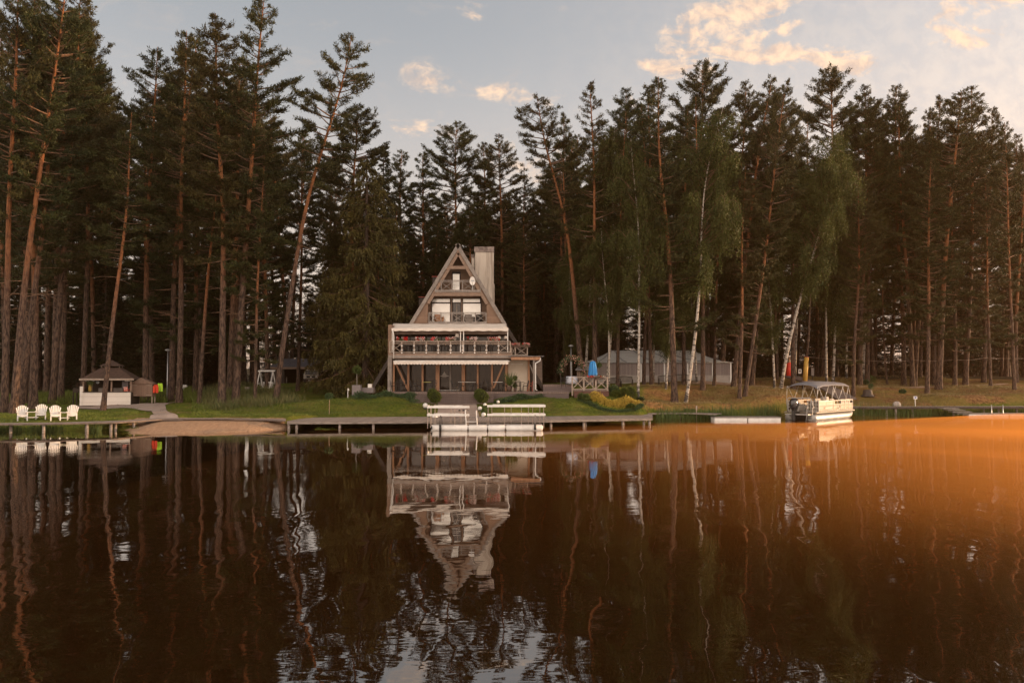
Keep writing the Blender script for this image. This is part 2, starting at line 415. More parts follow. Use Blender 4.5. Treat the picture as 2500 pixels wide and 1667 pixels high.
# the wake that runs across the nearest water
wk = t.math('ADD', sp.outputs[1], t.math('MULTIPLY', sp.outputs[0], .22))
wake = t.math('MULTIPLY', t.mapr(wk, 7.4, 8.6), t.mapr(wk, 11.3, 9.6))
wv = t.math('SINE', t.math('ADD', t.math('MULTIPLY', wk, 5.2), t.math('MULTIPLY', w1, 5.0)))
hgt = t.math('MULTIPLY', w1, .046)
hgt = t.math('MULTIPLY', hgt, near)
hgt = t.math('ADD', hgt, t.math('MULTIPLY', t.math('MULTIPLY', w2, .0022), near))
hgt = t.math('ADD', hgt, t.math('MULTIPLY', t.math('MULTIPLY', w3, .0012), t.math('MULTIPLY', calm, t.mapr(sp.outputs[1], 14, 34))))
bn = t.node('ShaderNodeBump'); bn.inputs['Strength'].default_value = 1.0; bn.inputs['Distance'].default_value = 1.0
t.l.new(hgt, bn.inputs['Height'])
gl = t.node('ShaderNodeBsdfGlossy'); t.l.new(t.mapr(t.noise(t.scaled(obj, (.05, .22, 1)), 1.0, 3, .55), .45, .7, .008, .045), gl.inputs['Roughness']); gl.inputs['Color'].default_value = (.95, .93, .9, 1)
t.l.new(bn.outputs[0], gl.inputs['Normal'])
df = t.node('ShaderNodeBsdfDiffuse'); df.inputs['Color'].default_value = (.014, .005, .0012, 1)
fr = t.node('ShaderNodeFresnel'); fr.inputs['IOR'].default_value = 1.7; t.l.new(bn.outputs[0], fr.inputs['Normal'])
fac = t.mapr(fr.outputs[0], 0.0, .8, .12, 1.0, smooth=False)
mx = t.node('ShaderNodeMixShader'); t.l.new(fac, mx.inputs[0]); t.l.new(df.outputs[0], mx.inputs[1]); t.l.new(gl.outputs[0], mx.inputs[2])
t.l.new(mx.outputs[0], t.n['Material Output'].inputs[0])
q = MB(); q.add([(-900, -500, 0), (900, -500, 0), (900, 130, 0), (-900, 130, 0)], [(0, 1, 2, 3)])
tag(q.build('water', m), kind='structure')
# ------------------------------------------------------------------ trees
PINE = foliage_mat('pine needles', (.011, .018, .005), (.044, .052, .011), (.060, .042, .010))
SPRUCE = foliage_mat('spruce needles', (.009, .015, .005), (.026, .034, .011), (.034, .028, .008))
SPRUCE2 = foliage_mat('drooping spruce needles', (.028, .028, .006), (.092, .074, .014), (.07, .05, .010))
BIRCH = foliage_mat('birch leaves', (.032, .044, .010), (.080, .092, .020), (.07, .065, .014), trans=.25)
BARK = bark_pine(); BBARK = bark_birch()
LIMB = mat('pine limb', (.17, .09, .05), .9, (.08, .05, .03), 5)
SBARK = mat('spruce bark', (.11, .075, .055), .9, (.05, .035, .028), 6, stretch=(1, 1, .3), bump=.6)

def blades(rng, P, D, L, Wd, jitter=.35):
    """diamond blades: centres P, directions D, length L, width Wd -> V,F"""
    n = len(P)
    D = D + rng.normal(0, jitter, (n, 3)); D /= np.linalg.norm(D, axis=1)[:, None] + 1e-9
    A = rng.normal(0, 1, (n, 3)); S = np.cross(D, A); S /= np.linalg.norm(S, axis=1)[:, None] + 1e-9
    L = np.broadcast_to(L, (n,))[:, None] * rng.uniform(.7, 1.3, (n, 1)); Wd = np.broadcast_to(Wd, (n,))[:, None] * rng.uniform(.7, 1.3, (n, 1))
    V = np.stack([P, P + D * L * .45 + S * Wd * .5, P + D * L, P + D * L * .45 - S * Wd * .5], 1).reshape(-1, 3)
    F = np.arange(4 * n).reshape(n, 4)
    return V, F

def np_tube(pts, rs, n=6):
    pts = np.asarray(pts, float); m = len(pts)
    d = np.gradient(pts, axis=0); d /= np.linalg.norm(d, axis=1)[:, None] + 1e-9
    ref = np.where(np.abs(d[:, 2:3]) < .8, np.array([[0, 0, 1.]]), np.array([[1., 0, 0]]))
    x = np.cross(d, ref); x /= np.linalg.norm(x, axis=1)[:, None] + 1e-9; y = np.cross(x, d)
    a = np.arange(n) * 2 * np.pi / n
    V = pts[:, None] + (x[:, None] * np.cos(a)[None, :, None] + y[:, None] * np.sin(a)[None, :, None]) * np.asarray(rs)[:, None, None]
    V = V.reshape(-1, 3); i = np.arange(m - 1)[:, None] * n; k = np.arange(n)[None]; k2 = (np.arange(n)[None] + 1) % n
    F = np.stack([i + k, i + k2, i + n + k2, i + n + k], -1).reshape(-1, 4)
    return V, F

class Acc:
    def __init__(s): s.V = []; s.F = []; s.M = []; s.n = 0
    def add(s, V, F, m=0):
        s.V.append(V); s.F.append(F + s.n); s.M.append(np.full(len(F), m)); s.n += len(V)
    def mesh(s, name, mats, smooth=False): return npmesh(name, np.concatenate(s.V), np.concatenate(s.F), mats, np.concatenate(s.M), smooth)

def trunk_curve(rng, H, wob, bend=(0, 0), n=22):
    z = np.linspace(0, H, n); t = z / H
    ph = rng.uniform(0, 6.28, 4)
    x = wob * (np.sin(t * 4 + ph[0]) - np.sin(ph[0])) * t + bend[0] * t ** 2 + wob * .25 * np.sin(t * 11 + ph[1]) * t
    y = wob * (np.sin(t * 4 + ph[2]) - np.sin(ph[2])) * t + bend[1] * t ** 2
    return np.stack([x, y, z], 1)

def make_conifer(seed, H=30, cb=.45, R0=3.2, kind='pine', r0=.27, wob=.5, bend=(0, 0), dens=1.0, dead=6, peak=.35, gaps=.12, low=None):
    """returns (trunk mesh, crown mesh)"""
    rng = np.random.default_rng(seed)
    C = trunk_curve(rng, H, wob, bend)
    tt = np.linspace(0, 1, len(C))
    rs = r0 * (1 - tt) ** .8 * (1 + .35 * np.exp(-tt * 55)) + .018
    tr = Acc(); V, F = np_tube(C, rs, 10); tr.add(V, F)
    def at(z): return np.array([np.interp(z, C[:, 2], C[:, 0]), np.interp(z, C[:, 2], C[:, 1]), z])
    cr = Acc()
    # dead snags below the crown belong to the trunk
    for _ in range(dead):
        z = rng.uniform(.22, cb) * H; a = rng.uniform(0, 6.28); L = rng.uniform(.5, 2.4)
        s = np.linspace(0, 1, 5)
        p = at(z)[None] + np.stack([np.cos(a) * s * L, np.sin(a) * s * L, (rng.uniform(-.3, .5) * s + rng.uniform(-.5, .2) * s * s) * L * .6], 1)
        V, F = np_tube(p, .035 * (1 - s) + .008, 4); tr.add(V, F, 1)
    if kind == 'pine':
        z = cb * H; whorl = []
        while z < H - .15:
            f = (z - cb * H) / (H - cb * H)
            prof = (.55 + .45 * f / peak) if f < peak else max(0.0, 1 - ((f - peak) / (1 - peak)) ** 1.5) * .93 + .07
            nb = rng.integers(2, 5) if f < .85 else rng.integers(3, 6)
            for _ in range(nb):
                if rng.random() < gaps: continue
                whorl.append((z + rng.uniform(-.15, .15), rng.uniform(0, 6.28), R0 * prof * rng.uniform(.5, 1.2), f))
            z += rng.uniform(.38, .72) * (1 - .35 * f)
        if low:
            for _ in range(low[1]):
                whorl.append((rng.uniform(low[0], cb) * H, rng.uniform(0, 6.28), R0 * rng.uniform(.45, .95), -.3))
        for (z, a, L, f) in whorl:
            rise = -.12 + .75 * max(f, 0) + rng.uniform(-.15, .15); curl = rng.uniform(.0, .35)
            s = np.linspace(0, 1, 7); side = rng.normal(0, .12)
            p = at(min(z, H - .1))[None] + np.stack([np.cos(a + side * s) * s * L, np.sin(a + side * s) * s * L, (rise * s + curl * s * s) * L * .8], 1)
            V, F = np_tube(p, (.018 + .012 * L) * (1 - s) + .008, 4); cr.add(V, F, 1)
            nt = max(3, int(L * 6.2 * dens))
            TP = []; TD = []
            for _ in range(nt):
                u = rng.uniform(.28, 1.0) ** .8; base = np.array([np.interp(u, s, p[:, k]) for k in range(3)])
                ta = a + rng.uniform(-1.3, 1.3); tl = rng.uniform(.25, .75) * min(1, L * .5) * (1.25 - .5 * u)
                dirv = np.array([np.cos(ta), np.sin(ta), rng.uniform(.05, .55)])
                k = max(2, int(tl / .13)); ss = np.linspace(.15, 1, k)[:, None]
                TP.append(base + dirv * ss * tl); TD.append(np.repeat(dirv[None] + np.array([[0, 0, .35]]), k, 0))
            TP = np.concatenate(TP); TD = np.concatenate(TD); K = 9
            P = np.repeat(TP, K, 0) + rng.normal(0, .07, (len(TP) * K, 3)); D = np.repeat(TD, K, 0)
            V, F = blades(rng, P, D, .24, .055, .75); cr.add(V, F, 0)
    else:
        z = cb * H
        droop = kind == 'droop'
        while z < H - .1:
            f = (z - cb * H) / (H - cb * H)
            prof = (1 - f) ** (.75 if not droop else .6) * (.75 + .25 * min(1, f * 6)) + .02
            nb = 6 if not droop else 5
            for _ in range(nb):
                if rng.random() < gaps: continue
                a = rng.uniform(0, 6.28); L = R0 * prof * rng.uniform(.6, 1.15)
                s = np.linspace(0, 1, 6)
                dr = (-.25 - .25 * (1 - f)) if droop else (-.25 * (1 - f) + .35 * f)
                p = at(z)[None] + np.stack([np.cos(a) * s * L, np.sin(a) * s * L, (dr * s - (.25 * s * s - .38 * s ** 3)) * L], 1)
                V, F = np_tube(p, (.012 + .011 * L) * (1 - s) + .006, 3); cr.add(V, F, 1)
                nt = max(3, int(L * 6.5 * dens)); u = rng.uniform(.12, 1, nt) ** .8
                base = np.stack([np.interp(u, s, p[:, k]) for k in range(3)], 1)
                sd_ = rng.choice([-1, 1], nt); ta = a + sd_ * rng.uniform(.5, 1.2, nt); tl = rng.uniform(.25, .8, nt) * (1.2 - .6 * u) * min(1, .3 + L * .4)
                hang = rng.uniform(.5, 1.6, nt) if not droop else rng.uniform(2.0, 5.0, nt)
                k = 6; ss = np.linspace(.05, 1, k)
                dx = np.stack([np.cos(ta), np.sin(ta), np.zeros(nt)], 1)
                TP = base[:, None] + dx[:, None] * (ss * 1.0)[None, :, None] * tl[:, None, None] + np.array([0, 0, -1.])[None, None] * (hang[:, None] * ss[None] ** 1.3 * tl[:, None] * .42)[:, :, None]
                TD = np.repeat((dx + np.array([0, 0, -1.])[None] * (hang[:, None] * .55))[:, None], k, 1)
                TP = TP.reshape(-1, 3); TD = TD.reshape(-1, 3); K = 3
                P = np.repeat(TP, K, 0) + rng.normal(0, .035, (len(TP) * K, 3)); D = np.repeat(TD, K, 0)
                V, F = blades(rng, P, D, .22, .075, .45); cr.add(V, F, 0)
            z += rng.uniform(.3, .52) * (1 if not droop else 1.1)
    fm = {'pine': PINE, 'spruce': SPRUCE, 'droop': SPRUCE2}[kind]
    return (tr.mesh(kind + ' trunk', [BARK if kind == 'pine' else SBARK, LIMB], True), cr.mesh(kind + ' crown', [fm, LIMB]))

def make_birch(seed, H=22, cb=.35, R0=2.8, r0=.135, wob=.6, bend=(0, 0), dens=1.0):
    rng = np.random.default_rng(seed)
    C = trunk_curve(rng, H, wob, bend); tt = np.linspace(0, 1, len(C))
    rs = r0 * (1 - tt) ** .9 * (1 + .3 * np.exp(-tt * 40)) + .015
    tr = Acc(); V, F = np_tube(C, rs, 9); tr.add(V, F)
    cr = Acc()
    def at(z): return np.array([np.interp(z, C[:, 2], C[:, 0]), np.interp(z, C[:, 2], C[:, 1]), z])
    z = cb * H
    while z < H * .97:
        f = (z - cb * H) / (H * (1 - cb)); prof = min(1, .35 + f * 2.2) * (1 - f ** 3.0) ** .8 + .12
        for _ in range(rng.integers(1, 4)):
            a = rng.uniform(0, 6.28); L = R0 * prof * rng.uniform(.5, 1.2); s = np.linspace(0, 1, 7)
            rise = rng.uniform(.7, 1.4)
            p = at(z)[None] + np.stack([np.cos(a) * s ** .8 * L * .8, np.sin(a) * s ** .8 * L * .8, (rise * s - .75 * rise * s ** 3) * L], 1)
            V, F = np_tube(p, (.012 + .010 * L) * (1 - s) + .006, 4); cr.add(V, F, 1)
            nt = int(L * 11 * dens) + 3; u = rng.uniform(.2, 1, nt)
            base = np.stack([np.interp(u, s, p[:, k]) for k in range(3)], 1) + rng.normal(0, .16, (nt, 3))
            tl = rng.uniform(.4, 1.7, nt); ta = rng.uniform(0, 6.28, nt); k = 9; ss = np.linspace(0, 1, k)
            dx = np.stack([np.cos(ta), np.sin(ta), np.zeros(nt)], 1)
            TP = base[:, None] + dx[:, None] * (np.sqrt(ss) * .35)[None, :, None] * tl[:, None, None] + np.array([0, 0, -1.]) * (tl[:, None] * ss[None])[:, :, None]
            TP = TP.reshape(-1, 3); K = 2
            P = np.repeat(TP, K, 0) + rng.normal(0, .07, (len(TP) * K, 3)); D = rng.normal(0, 1, P.shape) + np.array([[0, 0, -1.2]])
            V, F = blades(rng, P, D, .13, .085, .5); cr.add(V, F, 0)
        z += rng.uniform(.25, .5)
    return (tr.mesh('birch trunk', BBARK, True), cr.mesh('birch crown', [BIRCH, LIMB]))

V_ = {}
V_['A'] = (make_conifer(11, 30, .34, 4.1, wob=.4, gaps=.10), 30)
V_['B'] = (make_conifer(12, 30, .44, 4.1, wob=.5, gaps=.15), 30)
V_['C'] = (make_conifer(13, 30, .27, 4.0, wob=.3, dens=1.15, gaps=.06), 30)
V_['D'] = (make_conifer(14, 30, .40, 3.6, wob=.35, gaps=.12, peak=.25), 30)
V_['E'] = (make_conifer(15, 30, .58, 3.9, wob=.9, bend=(1.9, 0), dens=1.0, gaps=.22, peak=.45, dead=10), 30)
V_['F'] = (make_conifer(16, 30, .34, 3.9, wob=.5, gaps=.12, low=(.16, 16)), 30)
V_['G'] = (make_conifer(17, 30, .48, 3.0, wob=.3, gaps=.2, peak=.3, dens=.85, r0=.2), 30)
V_['H'] = (make_conifer(18, 30, .30, 4.8, wob=.5, dens=1.2, gaps=.05, peak=.55), 30)
V_['I'] = (make_conifer(19, 30, .26, 4.3, wob=.6, dens=1.1, gaps=.1, low=(.12, 10), dead=8, peak=.5), 30)
V_['J'] = (make_conifer(20, 30, .38, 3.5, wob=.45, gaps=.25, low=(.2, 8), dead=10, peak=.2), 30)
V_['S'] = (make_conifer(21, 22, .06, 3.0, kind='spruce', r0=.2, wob=.15, dead=0), 22)
V_['T'] = (make_conifer(22, 22, .12, 2.4, kind='spruce', r0=.18, wob=.15, dead=0, gaps=.2), 22)
V_['U'] = (make_conifer(23, 20, .11, 5.2, kind='droop', r0=.36, wob=.2, dead=0, dens=1.45, gaps=.08), 20)
V_['X'] = (make_birch(31, 22, .36, 3.4, dens=1.3), 22)
V_['Y'] = (make_birch(32, 22, .38, 3.6, wob=1.0, dens=1.3), 22)
V_['Z'] = (make_birch(33, 22, .22, 3.1, wob=.5, dens=1.35), 22)
TREES = []
def plant(var, p, H, lean=(0, 0), rz=0.0, name='pine_tree', label='', cat='pine tree', group=None, fat=1.0, thin=1.0):
    (tm, cm_), H0 = V_[var]
    s = H / H0
    e = empty(name, (p.x, p.y, p.z - .12), 0, label, cat, group)
    e.scale = (s * fat, s * fat, s)
    e.rotation_euler = (Matrix.Rotation(lean[0], 3, 'Y') @ Matrix.Rotation(-lean[1], 3, 'X') @ Matrix.Rotation(rz, 3, 'Z')).to_euler()
    link('trunk', tm, e); link('crown', cm_, e)
    TREES.append((p.x, p.y))
    return e
def tree(var, bx, tx, ty, D, label, fat=1.0, rz=None, **kw):
    """a tree whose foot stands in column bx at distance D and whose top the photo shows at (tx, ty)"""
    p = gp(bx, D); q = W(tx, ty, D)
    H = q.z - p.z; ang = math.atan2(q.x - p.x, H); H = math.hypot(H, q.x - p.x)
    if rz is None: rz = random.uniform(0, 6.28)
    return plant(var, p, H, (ang, random.uniform(-.015, .015)), rz, label=label, fat=fat, **kw)

random.seed(4)
P = 'pine with '
# left stand
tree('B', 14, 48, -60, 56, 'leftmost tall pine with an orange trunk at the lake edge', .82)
tree('B', 36, 128, -75, 55.5, 'leaning pine with bright orange bark, right stem of the twin at the far left', .85)
tree('A', 50, 175, 0, 58, 'pine directly behind the leaning orange twin pine at far left', .8)
tree('H', 150, 190, 30, 70, 'broad pine behind the gap between the straight pine and the thick pine at far left', .8)
tree('C', 60, 95, 10, 66, 'dense pine behind the twin stems at the far left', .85)
tree('D', 84, 112, -20, 60, 'straight pine behind the white garden chairs', .95)
tree('C', 130, 205, -30, 67, 'thick pine with spreading crown, between the white chairs and the kiosk', .8)
tree('A', 205, 222, 20, 72, 'thin grey trunked pine just left of the wooden kiosk', .7)
tree('G', 254, 318, 265, 57.5, 'slender leaning pine standing in front of the wooden kiosk', 1.15, rz=1.0)
tree('A', 357, 362, 100, 72, 'straight pine rising behind the tool cabinet beside the kiosk', .9)
tree('F', 420, 452, 82, 73, 'pine beside the lamp post on the curving path', .9)
tree('D', 439, 457, 78, 66, 'pine at the bend of the path, right of the lamp post', .85)
tree('G', 488, 528, 330, 64, 'thin leaning pine on the lawn right of the curving path', 1.1)
tree('A', 543, 548, 25, 61.5, 'pine with flared foot on the lawn, left of two close together', .95)
tree('C', 576, 640, -2, 62.5, 'tallest pine of the lawn, crown touching the top of the photo', .95)
tree('D', 561, 590, 130, 72, 'dim pine behind the gap of the two large lawn pines', .9)
tree('F', 624, 640, 330, 62.5, 'low branched pine left of the white garden swing', .7, rz=2)
tree('E', 674, 778, 78, 62.5, 'bent pine leaning right with an open ragged crown beside the swing', .8, rz=0)
tree('F', 728, 745, 330, 78, 'pine in front of the dark garage roof', .8)
tree('H', 862, 872, 262, 74, 'broad domed pine rising above the drooping spruce left of the lodge', 1.0, rz=.5)
tree('U', 895, 893, 385, 68.5, 'big drooping golden green spruce against the left side of the lodge', .98, name='spruce_tree', cat='spruce tree')
tree('U', 822, 818, 520, 74, 'dark drooping spruce beside the garage, left of the golden one', .8, name='spruce_tree', cat='spruce tree')
# behind the lodge
for (v, bx, tx, ty, D, l) in [
    ('C', 985, 985, 368, 92, 'pine top left of the gable, third from the chimney'),
    ('S', 940, 940, 350, 86, 'spruce like top just right of the domed pine'),
    ('C', 1035, 1035, 372, 88, 'short pine top left of the highest tree behind the lodge'),
    ('H', 1128, 1130, 303, 84, 'highest tree straight behind the lodge gable'),
    ('C', 1180, 1178, 345, 92, 'narrow tree top between two taller ones behind the chimney'),
    ('A', 1225, 1227, 328, 86, 'tree right behind the lodge chimney'),
    ('G', 1287, 1285, 400, 90, 'sparse pine with see-through crown right of the chimney'),
    ('G', 1325, 1325, 470, 96, 'small sparse pine low in the gap right of the lodge')]:
    tree(v, bx, tx, ty, D, l, .95)
# right stand, first the trees one can tell apart
for (v, bx, tx, ty, D, l, f) in [
    ('E', 1422, 1372, 210, 71, 'pine with wide open crown at the left end of the right hand wood', .95),
    ('J', 1452, 1445, 192, 70, 'tall pine behind the closed blue parasol', .85),
    ('I', 1500, 1512, 215, 80, 'pine behind the left half of the white marquee', .9),
    ('C', 1640, 1590, 205, 78, 'dense pine top left of the biggest crown of the right wood', .9),
    ('J', 1646, 1628, 190, 64.5, 'thick pine in front of the white marquee', 1.0),
    ('H', 1720, 1706, 158, 80, 'big domed pine crown left of the middle of the right wood', .9),
    ('J', 1715, 1718, 230, 69, 'dark straight pine before the middle of the marquee', .85),
    ('I', 1761, 1800, 205, 76, 'pine at the right end of the marquee', .85),
    ('J', 1507, 1520, 260, 71, 'dark thin pine trunk near the left end of the marquee', .7),
    ('G', 1571, 1585, 280, 72.5, 'dark thin pine trunk close right of the straight white birch', .9),
    ('C', 1591, 1560, 250, 71.5, 'slightly leaning dark pine left of the middle of the marquee', .75),
    ('G', 1669, 1672, 260, 73, 'dim pine right behind the thick pine at the marquee', 1.0),
    ('G', 1743, 1750, 300, 73, 'thin dark pine before the right part of the marquee', .85),
    ('F', 1790, 1868, 188, 71, 'thin pine just right of the marquee', .85),
    ('G', 1804, 1830, 400, 66, 'left stem of the close pair of thin pines right of the marquee', 1.1),
    ('I', 1817, 1935, 190, 66.5, 'right stem of the close pair of thin pines right of the marquee', .65),
    ('C', 1834, 1900, 215, 74, 'pine behind the white birch left of the red punch bag', .8),
    ('H', 2010, 2022, 162, 84, 'large double topped pine above the moored boat', .95),
    ('I', 2098, 2105, 205, 80, 'grey pine right of the moored boat, left of a close pair', .8),
    ('G', 2116, 2127, 228, 81, 'narrow pointed tree top in the dip of the right wood', 1.0),
    ('E', 2165, 2120, 500, 82, 'pine leaning left behind the dark stump', .6),
    ('I', 2205, 2205, 211, 82, 'pine left of the forked pine on the right bank', .8),
    ('C', 2227, 2200, 260, 80, 'left stem of the forked pine on the right bank', .85),
    ('C', 2232, 2270, 262, 80.5, 'right stem of the forked pine on the right bank', .7),
    ('F', 2290, 2325, 215, 76, 'thickest pine of the right bank, standing above the path', 1.05),
    ('J', 2277, 2288, 240, 84, 'thin pine just left of the thickest right bank pine', .9),
    ('F', 2355, 2385, 215, 80, 'pine with low leafy branches in the right corner group', .85),
    ('C', 2400, 2425, 260, 84, 'rear pine of the right corner group', .8),
    ('F', 2475, 2455, 290, 72.5, 'rightmost pine, standing alone on the dry bank', .62)]:
    tree(v, bx, tx, ty, D, l, f)
for (v, bx, tx, ty, D, l, f) in [
    ('X', 1557, 1560, 330, 64, 'straight white birch at the flower bed', .8),
    ('Y', 1672, 1800, 250, 64.5, 'leaning white birch in front of the right half of the marquee', .85),
    ('Z', 1890, 1878, 420, 71, 'slim birch left of the red punch bag', .8),
    ('Y', 1905, 2000, 330, 70.5, 'birch leaning far right behind the moored boat', .95),
    ('X', 2017, 2003, 400, 78, 'left one of two straight birches behind the boat canopy', .8),
    ('Z', 2032, 2065, 300, 79, 'right one of two straight birches behind the boat canopy', .8),
    ('X', 2105, 2120, 350, 82, 'bushy birch crown at the middle of the right wood', .95),
    ('Z', 1425, 1480, 370, 73, 'leafy birch above the closed blue parasol', .9),
    ('X', 1480, 1530, 300, 71, 'birch with leafy crown left of the straight white birch', .9),
    ('X', 1486, 1490, 560, 68, 'small leafy birch beside the parasol terrace', 1.1),
    ('Z', 1700, 1690, 520, 74, 'leafy birch half hidden behind the leaning white birch', .9),
    ('X', 1765, 1760, 430, 76, 'leafy birch beyond the right end of the marquee', .9),
    ('Z', 1835, 1850, 400, 75, 'broad leafy birch left of the slim birch by the red bag', .95),
    ('X', 1940, 1945, 380, 83, 'leafy birch crown between the leaning birch and the yellow pole', .9),
    ('Z', 2065, 2075, 470, 82, 'rounded birch crown above the boat bow', .95),
    ('Z', 1595, 1590, 470, 75, 'leafy birch behind the middle of the marquee bench', .85),
    ('Z', 1395, 1400, 560, 76, 'low leafy tree left of the blue parasol', .9),
    ('Z', 1625, 1660, 560, 68, 'small leafy birch in front of the middle of the marquee', 1.0)]:
    tree(v, bx, tx, ty, D, l, f, name='birch_tree', cat='birch tree')
# the wood behind: individual trees nothing in the photo tells apart
def free(x, y, d):
    return all((x - a) ** 2 + (y - b_) ** 2 > d * d for a, b_ in TREES) and not (-8.5 < x < 7 and y < 80) and not (4 < x < 23 and 72 < y < 82) and not (-30 < x < -18 and y < 96 and y > 84)
PXT = [(-200, 60), (0, 30), (200, 40), (310, 250), (400, 160), (560, 130), (700, 260), (800, 330), (950, 420), (1050, 460), (1150, 430), (1250, 480), (1320, 540), (1400, 300),
       (1550, 260), (1750, 240), (1950, 250), (2060, 300), (2200, 270), (2400, 290), (2700, 280)]
def canopy(px): return np.interp(px, [q[0] for q in PXT], [q[1] for q in PXT])
n = 0
rr = random.Random(77)
tries = 0
while n < 118 and tries < 9000:
    tries += 1
    px = rr.uniform(-80, 2600); D = rr.uniform(72, 112)
    if n < 16: px = rr.uniform(1215, 1420)
    x = (px - 1250) * D / FPX
    if not free(x, D, 2.3): continue
    if px < 1350 and 690 < px < 870 and D < 100: continue
    ty = canopy(px) + rr.uniform(15, 150) - (60 if 1215 < px < 1420 else 0)
    side = 'left' if px < 1000 else ('middle' if px < 1360 else 'right')
    v = rr.choice('ABCDFGIJIC')
    tree(v, px, px + rr.uniform(-25, 25), ty, D, {'left': 'dim pine trunk in the dark wood left of the lodge', 'middle': 'dim pine in the wood behind the lodge', 'right': 'dim pine trunk in the dark wood right of the lodge'}[side],
         rr.uniform(.75, 1.0), rz=rr.uniform(0, 6.28), group='pines of the wood, ' + side)
    n += 1
n = 0; tries = 0
while n < 22 and tries < 9000:        # shorter pines that fill the middle height
    tries += 1
    px = rr.uniform(-100, 2620); D = rr.uniform(88, 116)
    x = (px - 1250) * D / FPX
    if not free(x, D, 1.9): continue
    if 690 < px < 870 and D < 100: continue
    ty = canopy(px) + rr.uniform(90, 260)
    side = 'left' if px < 1000 else ('middle' if px < 1360 else 'right')
    tree(rr.choice('CHCA'), px, px + rr.uniform(-20, 20), ty, D, {'left': 'dim pine trunk in the dark wood left of the lodge', 'middle': 'dim pine in the wood behind the lodge', 'right': 'dim pine trunk in the dark wood right of the lodge'}[side],
         rr.uniform(.95, 1.25), rz=rr.uniform(0, 6.28), group='pines of the wood, ' + side)
    n += 1
n = 0; tries = 0
while n < 110 and tries < 12000:
    tries += 1
    px = rr.uniform(-100, 2620) if n > 18 else rr.uniform(1200, 1420); D = rr.uniform(84, 128)
    x = (px - 1250) * D / FPX
    if not free(x, D, 1.5): continue
    if 690 < px < 870 and D < 98: continue
    ty = rr.uniform(560, 715)
    side = 'left' if px < 1000 else ('middle' if px < 1360 else 'right')
    tree(rr.choice('ST'), px, px, ty, D, {'left': 'dark understorey spruce in the wood left of the lodge', 'middle': 'dark understorey spruce behind the lodge', 'right': 'dark understorey spruce in the wood right of the lodge'}[side],
         rr.uniform(1.1, 1.5), rz=rr.uniform(0, 6.28), name='spruce_tree', cat='spruce tree', group='understorey spruces, ' + side)
    n += 1
# ------------------------------------------------------------------ materials of built things
SIDING = boards('house siding', (.235, .155, .108), (.175, .11, .077), .16, 2, gap=.05, dark=(.12, .08, .06))
ROOFM = mat('dark roof felt', (.16, .15, .15), .8, (.10, .095, .09), 6)
TRIM = mat('weathered grey trim', (.26, .225, .20), .7, (.18, .155, .135), 4, stretch=(1, 1, 1))
FRAMEW = mat('brown frame wood', (.26, .175, .125), .7, (.18, .12, .085), 3, stretch=(1, 1, 4))
WARMW = mat('orange stained wood', (.42, .22, .12), .6, (.30, .15, .08), 3, stretch=(4, 4, .6))
RAILW = mat('pale railing wood', (.37, .295, .24), .7, (.27, .21, .165), 5)
DARKW = mat('dark stained wood', (.055, .04, .032), .7, (.035, .025, .02), 5)
GREYW = mat('grey pillar', (.27, .23, .20), .8, (.20, .17, .15), 2)
DECKW = boards('deck boards', (.22, .165, .145), (.14, .105, .09), .15, 0, gap=.08)
STEPW = boards('step boards', (.17, .13, .125), (.11, .085, .08), .14, 2, gap=.10)
DOCKW = boards('dock boards', (.30, .25, .22), (.19, .155, .14), .16, 0, gap=.09)
DOCKE = mat('dock edge wood', (.28, .235, .20), .8, (.15, .12, .10), 4, stretch=(.5, 3, 3))
GLASSD = mat('dark window glass', (.035, .027, .022), .06, (.028, .022, .018), 1, spec=.6)
BLIND = mat('pale window blind', (.92, .90, .84), .18, (.84, .82, .77), .8, metal=.2, spec=.9)
AWN = mat('cream awning cloth', (.74, .67, .60), .8, (.66, .59, .52), 1.5)
WHITE = mat('white paint', (.78, .75, .71), .45, (.66, .63, .59), 2)
WHITEB = boards('white boards', (.80, .75, .68), (.66, .60, .54), .15, 2, gap=.05, dark=(.3, .25, .22))
BEIGE = mat('beige wall', (.58, .50, .40), .85, (.52, .44, .35), 1)
CONC = mat('streaked concrete', (.60, .53, .45), .9, (.33, .27, .22), 2.2, stretch=(1.4, 1.4, .13), contrast=(.3, .58))
CONCD = mat('sooty concrete cap', (.32, .26, .23), .9, (.14, .11, .10), 3)
METAL = mat('grey metal', (.45, .45, .45), .35, (.36, .36, .36), 3, metal=.7)
STEEL = mat('bright steel', (.62, .60, .58), .3, (.5, .49, .47), 3, metal=.6)
BLACK = mat('black metal', (.02, .018, .016), .5)
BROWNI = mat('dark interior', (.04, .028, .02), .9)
REDF = mat('red petals', (.75, .015, .015), .6, (.5, .01, .02), 20)
WHITEF = mat('white petals', (.72, .62, .58), .6, (.60, .45, .42), 20)
PINKF = mat('pink petals', (.6, .22, .2), .6, (.5, .3, .25), 20)
POT = mat('brown pot', (.10, .06, .045), .8)
CLAY = mat('red clay', (.33, .07, .05), .7)
PATHM = mat('path paving', (.36, .28, .235), .9, (.27, .205, .17), 1.2, bump=.4, detail=6)
RAMPM = boards('ramp boards', (.15, .12, .11), (.09, .07, .065), .4, 1, gap=.06)
LEAF = foliage_mat('shrub leaves', (.030, .055, .012), (.085, .12, .025), (.06, .08, .02))
LEAFD = foliage_mat('juniper needles', (.018, .042, .016), (.07, .11, .04), (.04, .075, .03))
LEAFB = foliage_mat('box leaves', (.030, .050, .008), (.095, .115, .016), (.07, .09, .02))
LEAFY = foliage_mat('yellow leaves', (.30, .20, .03), (.52, .36, .06), (.34, .30, .05))
GRASSM = foliage_mat('grass blades', (.040, .068, .010), (.13, .165, .022), (.10, .12, .018))
